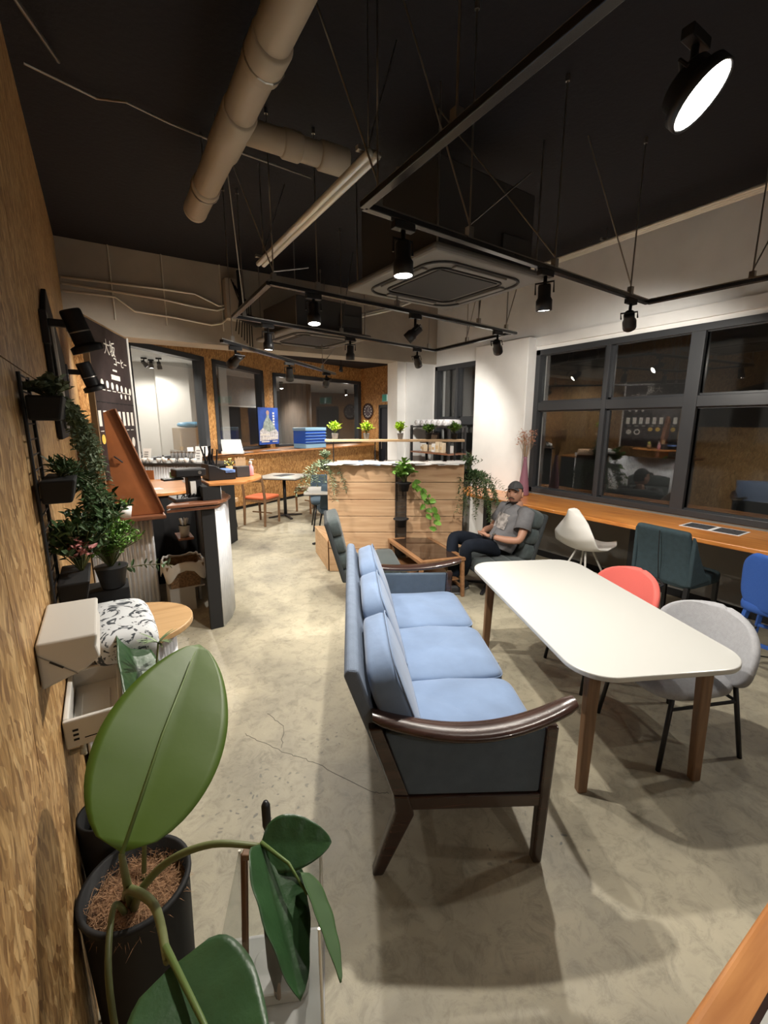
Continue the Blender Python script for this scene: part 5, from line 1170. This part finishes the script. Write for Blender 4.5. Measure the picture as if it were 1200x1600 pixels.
t = thing('white_cup_planter', 'small white cup among the leaves at the edge of the zinc counter', 'cup', (.10, 4.12, .833)); MB().lathe([(.04,0),(.055,.09),(.05,.09)], 20).build('cup', M_CARD, t, smooth=True)
rnd = random.Random(12); lf, st = MB(), MB(); bush(lf, st, (0,0,.08), .06, .08, 10, .04, .015, rnd, 4); lf.build('foliage', M_BRIGHT, t)

# ---- the wash stand: half round board on a zinc cylinder, bag, dispenser, basin
t = thing('wash_stand', 'half-round wooden board on a corrugated zinc drum by the strand board wall', 'stand', (-.0, 1.93, 0))
arc = [(.0+.25*math.cos(a), .0+.22*math.sin(a)) for a in [R(-80)+R(160)*i/18 for i in range(19)]]
MB().prism([(-.17,-.22)] + arc + [(-.17,.22)], .785, .81).build('board', M_PLY, t, bevel=.004)
corr(MB(), 0, 0, 0, .785, .028, .004, path=[(-.16,-.17),(.02,-.17),(.12,-.13),(.17,-.05),(.18,.04),(.13,.13),(.02,.17),(-.16,.17)]).build('zinc_drum', M_CORR, t, smooth=True, solid=.002)
MB().box(-.17,.02,-.15,.15,.79-.25,.785).build('inner_box', M_BLACKMATTE, t)
t = thing('pot_riser', 'black riser box behind the patterned bag under the rack plants', 'riser', (-.09, 1.86, .811)); MB().box(-.08,.12,-.03,.09,0,.185).build('box', M_BLACKMATTE, t, bevel=.004)
t = thing('patterned_bag', 'white soft bag printed with black leaf sprigs lying on the wash stand', 'bag', (-.01, 1.70, .811), R(8))
m = MB(); m.super((0,0,.065), (.20,.26,.13), .45, .35, 44, 22)
m.v = [(x+.004*math.sin(22*y+8*z), y+.005*math.sin(19*x+3), z+(.006*math.sin(17*x+2)+.006*math.sin(15*y))*(1 if z > .05 else 0)+.02*(y/.13)*(z > .05)) for x, y, z in m.v]
mm = bpy.data.materials.new('sprig_print_cloth'); mm.use_nodes = True; nt = mm.node_tree; b = nt.nodes['Principled BSDF']; b.inputs['Roughness'].default_value = .8
tc = nt.nodes.new('ShaderNodeTexCoord'); nz = nt.nodes.new('ShaderNodeTexNoise'); nz.inputs['Scale'].default_value = 26; nt.links.new(tc.outputs['Object'], nz.inputs['Vector'])
wv = nt.nodes.new('ShaderNodeTexNoise'); wv.inputs['Scale'].default_value = 16; wv.inputs['Distortion'].default_value = 3.5; wv.inputs['Detail'].default_value = 3; nt.links.new(tc.outputs['Object'], wv.inputs['Vector'])
ra = nt.nodes.new('ShaderNodeValToRGB'); cr = ra.color_ramp; cr.elements[0].position = .40; cr.elements[0].color = (.05,.06,.07,1); cr.elements[1].position = .445; cr.elements[1].color = (.66,.68,.70,1)
nt.links.new(wv.outputs['Fac'], ra.inputs['Fac']); nt.links.new(ra.outputs['Color'], b.inputs['Base Color'])
m.build('bag_body', mm, t, smooth=True)
MB().box(-.10,-.085,-.10,.02,.02,.10).build('dark_side_patch', M_BLACKMATTE, t, bevel=.006)

t = thing('towel_dispenser', 'white plastic paper towel dispenser mounted on the strand board wall', 'dispenser', (-.174, 1.30, 1.01))
m = MB(); m.extrude([(0,-.135,-.005),(.085,-.135,.022),(.118,-.135,.045),(.112,-.135,.075),(.118,-.135,.105),(0,-.135,.108)], (0,.265,0)); m.build('cover', M_IVORY, t, bevel=.007, seg=3)
MB().bar((.002,-.1362,.082),(.07,-.1362,.018), .002,.0012, up=(0,1,0)).build('side_seam', mat('seam_grey', (.30,.29,.27), .6), t)
MB().bar((.022,-.1366,.062),(.045,-.1366,.041), .004,.002, up=(0,1,0)).build('level_slot', M_BLACK, t)
t = thing('wash_basin', 'small white square basin with printed marks below the towel dispenser', 'basin', (-.172, 1.50, .72))
W_, D_, H_ = .145, .30, .085
M_BAS = mat('basin_white', (.64,.63,.60), .3)
MB().box(0,W_,-D_/2,-D_/2+.014,0,H_).box(0,W_,D_/2-.014,D_/2,0,H_).box(0,.014,-D_/2+.014,D_/2-.014,0,H_).box(W_-.014,W_,-D_/2+.014,D_/2-.014,0,H_).box(.014,W_-.014,-D_/2+.014,D_/2-.014,0,.03).build('basin_body', M_BAS, t, bevel=.004)
MB().box(.035,.11,-.08,.07,.03,.036).build('inner_tray', M_BAS, t, bevel=.003)
MB().lathe([(.018,.036),(.02,.04),(.012,.042)], 20, (.085,-.10,-.004)).build('drain', M_BLACK, t)
m = MB()
for k in range(3): m.box(.020+.0,.033,-D_/2-.0012,-D_/2,.050-.014*k,.056-.014*k)
m.box(.045,.075,-D_/2-.0012,-D_/2,.022,.0245); m.build('printed_marks', M_BLACKMATTE, t)
t = thing('pipe_valve', 'small chrome valve on the wall under the white basin', 'valve', (-.174, 1.42, .665)); MB().tube([(0,0,0),(.035,0,0),(.035,0,.02)], .008, 10).tube([(.03,-.02,.0),(.03,.02,.0)], .006, 8).build('valve_body', M_CHROME, t, smooth=True); MB().tube([(.035,0,-.02),(.035,0,.055)], .006, 8).build('pipe', M_CHROME, t)

# ================================================================== BIG-LEAVED PLANT IN THE CORNER
def blade(mb, base, tip, up, W_, fold=.12, droop_=.0, wav=.0, shape=.5, nu=14, nv=26, sd=0, side_curl=0):
    base, tip, up = V(base), V(tip), V(up).normalized(); d = tip-base; L_ = d.length; dn = d/L_; s = dn.cross(up).normalized(); n = s.cross(dn).normalized()
    def fn(u, v):
        a = (u-.5)*2; w_ = W_/2*(math.sin(PI*min(1, v**shape))**.62 if v < 1 else 0); w_ = max(w_, .001)
        return base + dn*(v*L_) + s*(a*w_) + n*(fold*abs(a)*w_ - droop_*v*v*L_ + wav*math.sin(v*23+sd+a*2)*abs(a)*W_ - side_curl*a*a*w_)
    return mb.grid(fn, nu, nv)
t = thing('bird_of_paradise_plant', 'big broad-leaved plant in a black pot at the bottom left, one huge leaf raised', 'potted plant', (-.045, 1.10, .08))
# pot leans on the floor on its stand
MB().lathe([(.0,-.08),(.102,-.08),(.112,.0),(.122,.36),(.128,.375),(.128,.385),(.116,.385),(.112,.33)], 40).build('pot', M_POTBLK, t, smooth=True)
m = MB(); m.lathe([(.0,.34),(.06,.35),(.100,.345),(.113,.33)], 40, cap=False)
rnd = random.Random(6); m.build('coir_mulch', mat('coconut_fibre', (.19,.10,.052), .95, noise=.6, nscale=60, bump=1, bscale=120), t, smooth=True)
m = MB()
for k in range(900):
    a = rnd.uniform(0, 2*PI); r = .112*math.sqrt(rnd.random()); p = V((r*math.cos(a), r*math.sin(a), .345+rnd.uniform(0,.012))); q = V((rnd.gauss(0,1),rnd.gauss(0,1),rnd.gauss(0,.35)))*.02
    e = q.cross(V((0,0,1))).normalized()*.0006; m.add([p-e, p+e, p+q*.6+e+V((0,0,.006)), p+q*.6-e+V((0,0,.006)), p+q], [(0,1,2,3),(3,2,4)])
o = m.build('loose_fibre', mat('coconut_fibre_light', (.30,.17,.09), .9), t); o['kind'] = 'stuff'
def P3(x, y, z): return V((x+.045, y-1.10, z-.08))
big = MB(); blade(big, P3(-.048,.800,.845), P3(.172,1.205,1.02), (.25,-.35,1), .258, .10, .05, .002, .80)
MB_leaf = big.build('raised_leaf', mat('broad_leaf_backlit', (.062,.115,.006), .5, noise=.10, nscale=5, bump=.04, bscale=30), t, smooth=True, solid=.0012)
MB().tube([P3(-.048,.80,.843), P3(.045,.985,.925), P3(.15,1.17,1.005)], [.005,.003,.001], 8).build('midrib', mat('leaf_rib', (.11,.17,.045), .5), MB_leaf, smooth=True)
MB().tube(*smoothpts([P3(-.06,1.08,.42), P3(-.058,.97,.62), P3(-.049,.80,.842)], [.011,.008,.005]), 10).build('leaf_stalk', M_STEM, t, smooth=True)
# leaf behind
l2 = MB(); blade(l2, P3(.03,1.30,.72), P3(.02,1.66,.95), (.6,-.2,.8), .16, .3, .12, .01, .7); l2.build('rear_leaf', M_LEAFDK, t, smooth=True, solid=.0012)
MB().tube([P3(-.03,1.13,.42), P3(.0,1.25,.6), P3(.03,1.30,.72)], .006, 8).build('leaf_stalk', M_STEM, t, smooth=True)
lf = MB()
for k in range(16):
    a = rnd.uniform(0, 2*PI); blade(lf, P3(.085,1.50,.90), P3(.085+.05*math.cos(a),1.50+.06*math.sin(a),.93+rnd.uniform(-.01,.02)), (0,0,1), .008, .2, .25, 0, .6, 2, 5)
lf.build('young_shoot', mat('striped_shoot', (.20,.28,.14), .5), t, smooth=True); MB().tube([P3(.03,1.30,.72), P3(.085,1.50,.90)], .003, 6).build('leaf_stalk', M_STEM, t)
# arched stalk with drooping folded leaf over the umbrella stand
arch = [P3(-.055,1.06,.43), P3(-.03,.98,.56), P3(.03,.91,.67), P3(.11,.86,.71), P3(.195,.81,.70)]
MB().tube(*smoothpts(arch, [.010,.009,.008,.007,.006]), 10).build('leaf_stalk', M_STEM, t, smooth=True)
l3 = MB(); blade(l3, P3(.200,.815,.70), P3(.190,.575,.60), (.55,-.2,.8), .135, .35, .0, .016, .60, sd=2); l3.build('drooping_leaf', M_LEAFDK, t, smooth=True, solid=.0012)
l3b = MB(); blade(l3b, P3(.200,.815,.70), P3(.335,.745,.69), (-.2,-.55,.8), .105, .10, .02, .012, .66, sd=4); l3b.build('folded_leaf_side', M_LEAFDK, t, smooth=True, solid=.0012)
l3c = MB(); blade(l3c, P3(.255,.73,.675), P3(.262,.560,.60), (.75,-.1,.6), .075, .45, .0, .012, .66, sd=5); l3c.build('folded_leaf_tip', mat('leaf_underside', (.055,.11,.04), .5), t, smooth=True, solid=.0012)
MB().tube([P3(.200,.815,.702), P3(.235,.74,.70), P3(.25,.68,.675)], [.005,.0035,.002], 8).build('midrib', mat('leaf_rib'), t, smooth=True)
# low near leaf
MB().tube(*smoothpts([P3(-.07,1.10,.43), P3(-.055,1.0,.55), P3(-.01,.80,.70), P3(.0,.62,.79)], [.011,.010,.008,.006]), 10).build('leaf_stalk', M_STEM, t, smooth=True)
l4 = MB(); blade(l4, P3(.008,.61,.79), P3(.062,.34,.83), (.0,-.25,1), .165, .12, .05, .014, .58, sd=1); o = l4.build('near_leaf', M_LEAFDK, t, smooth=True, solid=.0012)
MB().tube([P3(.0,.64,.793), P3(.03,.50,.823), P3(.055,.38,.83)], [.0055,.004,.002], 8).build('midrib', mat('leaf_rib'), o, smooth=True)
MB().tube(*smoothpts([P3(-.075,1.06,.43), P3(-.085,.95,.58), P3(-.095,.80,.60), P3(-.085,.70,.50)], [.007,.006,.006,.005]), 8).build('leaf_stalk', M_STEM, t, smooth=True)
# second dark pot against the wall
t = thing('tall_black_pot', 'tall black pot squeezed between the plant pot and the strand board wall', 'pot', (-.105, 1.34, 0)); MB().lathe([(.0,0),(.062,0),(.070,.40),(.072,.50),(.064,.50),(.060,.42)], 32).build('pot', M_POTBLK, t, smooth=True)
# ---- umbrella stand of clear plastic with contents
t = thing('umbrella_stand', 'clear plastic umbrella stand with a tray at its foot at the bottom of the picture', 'umbrella stand', (.275, .99, 0), R(-25))
M_CP = M_CLEAR
for sx in (-1, 1): MB().box(sx*.12-.0025, sx*.12+.0025, -.12, .12, .01, .34).build('side_panel', M_CP, t)
for sy in (-1, 1): MB().box(-.12, .12, sy*.12-.0025, sy*.12+.0025, .01, .34).build('face_panel', M_CP, t)
MB().prism(rrect(.125,.125,.02,5), 0, .012).build('tray', mat('cloudy_plastic'), t, bevel=.003)
for sx in (-1, 1):
    for sy in (-1, 1): MB().tube([(sx*.12,sy*.12,.0),(sx*.12,sy*.12,.345)], .004, 6).build('corner_rod', M_CHROME, t)
MB().prism(rrect(.08,.06,.03,6), .0125, .05).build('drip_dish', mat('cloudy_plastic'), t, bevel=.006)
t = thing('walking_umbrella', 'umbrella with a slim black handle standing upright in the clear stand', 'umbrella', (.245, .93, .055))
MB().tube([(0,0,.0),(0,0,.56)], .006, 8).build('shaft', M_BLACK, t); MB().tube([(0,0,.55),(0,0,.565),(0,0,.62),(0,0,.632)], [.007,.011,.011,.006], 12).build('handle', M_BLACK, t, smooth=True)
MB().tube([(0,0,.03),(0,0,.12),(0,0,.30),(0,0,.42)], [.008,.022,.026,.008], 14).build('rolled_canopy', M_BLACKMATTE, t, smooth=True)
t = thing('wooden_frame_handle', 'brown strap-like wooden arch standing left in the clear umbrella stand', 'handle', (.20, .95, .055))
MB().bar((-.03,.02,0),(-.012,-.01,.50), .020,.010, up=(1,.4,0)).bar((.045,-.02,0),(.038,-.04,.50), .022,.010, up=(1,.4,0)).bar((-.016,-.008,.50),(.042,-.042,.50), .02,.016).build('arch', M_LEGWOOD, t, bevel=.003)
t = thing('folded_umbrella', 'short black folded umbrella slumped inside the clear stand', 'umbrella', (.30, .98, .055)); MB().tube([(0,0,0),(.01,0,.05),(.02,.02,.26),(.03,.03,.33)], [.02,.04,.034,.012], 14).build('rolled_canopy', M_BLACKMATTE, t, smooth=True); MB().tube([(.03,.03,.32),(.035,.035,.37)], .010, 10).build('handle', M_STEEL, t)

# ---- long fine cracks in the floor
def crack(pts, label):
    m = MB(); rnd = random.Random(len(pts)); out = []
    for a, b in zip(pts[:-1], pts[1:]):
        for i in range(8): f = i/8; out.append((a[0]+(b[0]-a[0])*f+rnd.uniform(-.006,.006), a[1]+(b[1]-a[1])*f+rnd.uniform(-.006,.006)))
    out.append(pts[-1])
    for (x0,y0),(x1,y1) in zip(out[:-1], out[1:]):
        m.bar((x0,y0,.0004),(x1,y1,.0004), .0022, .0006)
    o = m.build(label, mat('crack_dark', (.06,.055,.05), .9)); struct(o); return o
crack([(.47,2.10),(.51,2.02),(.62,1.83),(.70,1.72),(.84,1.43),(.9,1.38)], 'trim_5')
crack([(.60,1.90),(.66,2.05),(.62,2.2)], 'trim_6')

# ================================================================== THE MAN
M_SKIN = mat('skin', (.40,.21,.14), .5, bump=.1, bscale=120); M_TEE = mat('grey_tee_cotton', (.15,.15,.16), .9, noise=.1, nscale=30, bump=.25, bscale=30)
M_JEAN = mat('dark_navy_trousers', (.008,.011,.018), .95, spec=.2, noise=.3, nscale=12, bump=.35, bscale=18); M_SHOE = mat('dark_shoe', (.02,.02,.022), .6)
M_CAP = mat('dark_grey_cap', (.055,.055,.058), .85, bump=.2, bscale=200); M_HAIR = mat('black_hair', (.012,.010,.009), .6)
def skin(name, chains, m, parent, sub=2, root=0):
    """chains: list of lists of (pos, rx[, ry]); the first point of a later chain may be an index tuple ('j', k)"""
    vs, es, rad = [], [], []
    for ch in chains:
        prev = None
        for q in ch:
            if q[0] == 'j': prev = q[1]; continue
            vs.append(V(q[0])); rad.append((q[1], q[2] if len(q) > 2 else q[1]))
            if prev is not None: es.append((prev, len(vs)-1))
            prev = len(vs)-1
    me = bpy.data.meshes.new(name); me.from_pydata(vs, es, []); o = bpy.data.objects.new(name, me); COL.objects.link(o)
    md = o.modifiers.new('skin', 'SKIN'); md.use_smooth_shade = True; md.branch_smoothing = .6
    if not me.skin_vertices: me.attributes
    sv = me.skin_vertices[0].data if me.skin_vertices else None
    if sv is None:
        bpy.context.view_layer.objects.active = o; bpy.ops.mesh.customdata_skin_add(); sv = me.skin_vertices[0].data
    for i, (a, b) in enumerate(rad): sv[i].radius = (a, b); sv[i].use_root = (i == root)
    md2 = o.modifiers.new('sub', 'SUBSURF'); md2.levels = sub; md2.render_levels = sub
    dg = bpy.context.evaluated_depsgraph_get(); dg.update(); nm = bpy.data.meshes.new_from_object(o.evaluated_get(dg))
    bpy.data.objects.remove(o); o = bpy.data.objects.new(name, nm); COL.objects.link(o); nm.materials.clear(); nm.materials.append(m); o.parent = parent
    for p in nm.polygons: p.use_smooth = True
    return o
# local frame: +x forward (where the chair faces), +y the man's left, z up; origin on the floor under the hips
man = thing('person', 'man in grey T-shirt, cap and dark trousers reclining with clasped hands in the lounge chair', 'person', (3.10, 2.93, 0), R(163))
HP = V((-.09, 0, .43)); CH = V((-.235, 0, .70)); NK = V((-.265, 0, .815)); HD = V((-.225, .0, .930))
SHL = V((-.245, .175, .755)); SHR = V((-.245, -.175, .755))
ELL = V((-.13, .275, .53)); ELR = V((-.15, -.265, .53)); WRL = V((.065, .10, .545)); WRR = V((.06, -.075, .55))
# continuous body: torso, neck, arms (skin)
skin('body', [
    [(HP, .13, .10), ((-.145,0,.53), .125,.095), ((-.19,0,.62), .135,.10), (CH, .13,.095), ((-.26,0,.77), .075,.065), (NK, .052,.052), ((-.25,0,.862), .050,.052)],
    [('j', 3), (SHL, .058), ((-.20,.235,.65), .046), (ELL, .039), ((-.03,.20,.53), .037), (WRL, .025, .022)],
    [('j', 3), (SHR, .058), ((-.21,-.235,.65), .046), (ELR, .039), ((-.04,-.185,.54), .037), (WRR, .025, .022)]], M_SKIN, man)
# hands: palm plus five fingers each, interlaced
def hand(side):
    W0 = WRL if side > 0 else WRR; c = V((.095, side*.040, .545)); s_ = -side
    ch = [[(W0, .022,.020), ((W0+c)/2, .026,.018), (c, .028,.018), (c+V((.014, s_*.018, 0)), .028, .017)]]
    for k, (dx, ln) in enumerate([(.030,.060),(.014,.066),(-.004,.062),(-.020,.050)]):
        a = c + V((dx*.9, s_*.020, .004)); 
        ch.append([('j', 2), (a, .0092), (a+V((dx*.2+.012, s_*.024, .012)), .0088), (a+V((dx*.2+.004, s_*(.024+ln*.35), .006 )), .0082), (a+V((dx*.1-.008, s_*(.022+ln*.55), -.012)), .0070)])
    ch.append([('j', 1), (c+V((.026,-s_*.002,.018)), .0105), (c+V((.042, s_*.018,.026)), .0095), (c+V((.046, s_*.040,.026)), .0078)])
    skin('hand', ch, M_SKIN, man, 1)
hand(1); hand(-1)
# head
def headfn(u, v):
    th = 2*PI*u; ph = PI*v; x = math.sin(ph)*math.cos(th); y = math.sin(ph)*math.sin(th); z = -math.cos(ph)
    X, Y, Z = .098*x, .074*y, .118*z
    if z < 0: X *= 1 - .10*z*z; Y *= 1 - .32*(-z)**1.6; X += .010*(-z)*(x > 0)
    front = max(0, x)
    g = lambda cy, cz, sy, sz: math.exp(-((y-cy)/sy)**2 - ((z-cz)/sz)**2)
    X += front*(.022*g(0,-.16,.16,.20) + .010*g(0,-.28,.22,.09) - .012*g(.34,.06,.20,.13) - .012*g(-.34,.06,.20,.13) + .008*g(0,.25,.8,.12) + .007*g(0,-.50,.30,.07) - .006*g(0,-.56,.35,.035) + .006*g(0,-.62,.28,.06) + .012*g(0,-.86,.35,.18) + .005*g(.5,-.15,.2,.2) + .005*g(-.5,-.15,.2,.2))
    return (X, Y, Z)
hd = bpy.data.objects.new('head', None); COL.objects.link(hd); bpy.data.objects.remove(hd)
m = MB(); HM = MX.Translation(HD) @ MX.Rotation(R(40), 4, 'Z') @ MX.Rotation(R(-9), 4, 'Y') @ MX.Scale(.95, 4); m.m = HM; m.grid(headfn, 64, 48)
for s_ in (-1, 1):
    e = MB(); e.m = HM; e.super((-.005, s_*.077, -.012), (.035,.018,.062), .8, .8, 14, 10); o = len(m.v); m.v += e.v; m.f += [tuple(i+o for i in f) for f in e.f]
head = m.build('head', M_SKIN, man, smooth=True)
for s_ in (-1, 1):
    e = MB(); e.m = HM; e.super((.083, s_*.031, .010), (.016,.026,.012), 1, 1, 14, 8); e.build('eye', mat('eye_dark', (.03,.02,.018), .2), head, smooth=True)
    e = MB(); e.m = HM; e.tube([(.094,s_*.014,.028),(.093,s_*.034,.033),(.082,s_*.050,.027)], [.003,.0045,.002], 8); e.build('eyebrow', M_HAIR, head, smooth=True)
e = MB(); e.m = HM; e.super((.092,0,-.064), (.016,.042,.010), 1, .9, 16, 8); e.build('mouth', mat('lips', (.22,.075,.06), .5), head, smooth=True)
# thin beard round jaw and upper lip: slightly larger shell of the lower head
m = MB(); m.m = HM; m.grid(lambda u, v: tuple(c*1.018 for c in headfn((u-.5)*.52 + (1 if u < .5 else 0), .06+v*.19)), 30, 10); m.build('beard', mat('beard_hair', (.03,.02,.016), .8), head, smooth=True)
m = MB(); m.m = HM; m.tube([(.090,-.030,-.058),(.103,-.012,-.048),(.103,.012,-.048),(.090,.030,-.058)], [.003,.005,.005,.003], 8); m.build('moustache', M_HAIR, head, smooth=True)
m = MB(); m.m = HM; m.grid(lambda u, v: (lambda p: (p[0]*1.03-.004, p[1]*1.04, p[2]*1.0))(headfn(.22+.56*u, .42+v*.3)), 30, 10); m.build('hair', M_HAIR, head, smooth=True)
m = MB(); m.m = HM; m.grid(lambda u, v: (lambda p: (p[0]*1.06, p[1]*1.08, p[2]*1.0+.006))(headfn(u, .62+.38*v)), 40, 14); cap = m.build('cap', M_CAP, man, smooth=True, solid=.003)
m = MB(); m.m = HM; m.grid(lambda u, v: (.080+.060*v*math.cos((u-.5)*2.0), math.sin((u-.5)*2.2)*(.076+.006*v), .052-.010*v-.024*((u-.5)*2)**2), 18, 6); m.build('cap_brim', M_CAP, cap, smooth=True, solid=.004)
# clothes
def tee(u, v):
    # torso tube from waist to neck
    ks = [(HP+V((.02,0,-.03)), .165,.125), (V((-.15,0,.53)), .158,.122), (V((-.195,0,.615)), .168,.125), (CH, .178,.122), (V((-.250,0,.750)), .170,.098), (V((-.262,0,.785)), .115,.075), (V((-.266,0,.805)), .070,.064)]
    f = v*(len(ks)-1); i = min(int(f), len(ks)-2); k = f-i; c = ks[i][0].lerp(ks[i+1][0], k); ry = ks[i][1]*(1-k)+ks[i+1][1]*k; rx = ks[i][2]*(1-k)+ks[i+1][2]*k
    a = 2*PI*u; ax = V((-.42,0,.9)).normalized(); fx = V((ax.z,0,-ax.x))
    wr = .006*math.sin(3*a+14*v)+.004*math.sin(7*a-20*v)
    return c + fx*((rx+wr)*math.cos(a)) + V((0,1,0))*((ry+wr)*math.sin(a)*(1 if v > .0 else 1))
tshirt = MB().grid(tee, 48, 30).build('t_shirt', M_TEE, man, smooth=True, solid=.006)
for s_, SH, EL in ((1, SHL, ELL), (-1, SHR, ELR)):
    d_ = (EL-SH); MB().tube([SH+V((-.01,-s_*.055,.0)), SH+V((0,s_*.012,-.006)), SH+d_*.30, SH+d_*.62], [.068,.076,.072,.078], 24, caps=False).build('sleeve', M_TEE, tshirt, smooth=True, solid=.005)
# faded chest print
ax = V((-.42,0,.9)).normalized(); fx = V((ax.z,0,-ax.x))
m = MB(); m.grid(lambda u, v: V((-.165,0,.55)).lerp(V((-.225,0,.69)), v) + fx*(.131*math.cos((u-.5)*1.25)+.003) + V((0,1,0))*(.168*math.sin((u-.5)*1.25)), 16, 10)
pm = mat('faded_chest_print', (.28,.26,.25), .9, noise=.7, nscale=22); m.build('chest_print', pm, tshirt, smooth=True)
# trousers and legs: hips, thighs forward, knees up, ankles crossed
KNL = V((.35, .16, .50)); KNR = V((.36, -.12, .505)); ANL = V((.29, -.02, .10)); ANR = V((.40, .06, .09))
skin('trousers', [
    [(HP+V((.0,0,-.015)), .155,.115), (HP+V((.06,.0,-.03)), .14,.10)],
    [('j', 1), (V((.06,.115,.435)), .092), (V((.21,.15,.48)), .080), (KNL, .070), (V((.32,.09,.30)), .062), (ANL+V((0,0,.05)), .055)],
    [('j', 1), (V((.06,-.115,.435)), .092), (V((.21,-.13,.48)), .080), (KNR, .070), (V((.39,-.04,.30)), .062), (ANR+V((0,0,.05)), .055)]], M_JEAN, man)
for p, a in ((ANL, R(20)), (ANR, R(-20))):
    sh = thing('x', 'x', 'x') if False else None
    m = MB(); m.m = MX.Translation((p.x, p.y, 0)) @ MX.Rotation(a, 4, 'Z'); m.super((.06,0,.045), (.27,.095,.088), .7, .55, 28, 12); s_o = m.build('shoe', M_SHOE, man, smooth=True)
    m = MB(); m.m = MX.Translation((p.x, p.y, 0)) @ MX.Rotation(a, 4, 'Z'); m.super((.06,0,.011), (.28,.10,.022), .3, .55, 28, 8); m.build('sole', mat('shoe_sole', (.12,.12,.12), .7), s_o, smooth=True)
m = MB(); wv = (WRL-V((-.03,.20,.53))).normalized(); m.m = MX.Translation(WRL - wv*.022) @ rot_to(wv); m.lathe([(.0285,-.008),(.031,-.008),(.031,.008),(.0285,.008)], 24); w1 = m.build('wristwatch', M_BLACK, man, smooth=True)
m = MB(); m.m = MX.Translation(WRL - wv*.022 + V((0,.012,.030))); m.lathe([(.016,0),(.017,.005),(.014,.006)], 20); m.build('watch_case', M_STEEL, w1, smooth=True)
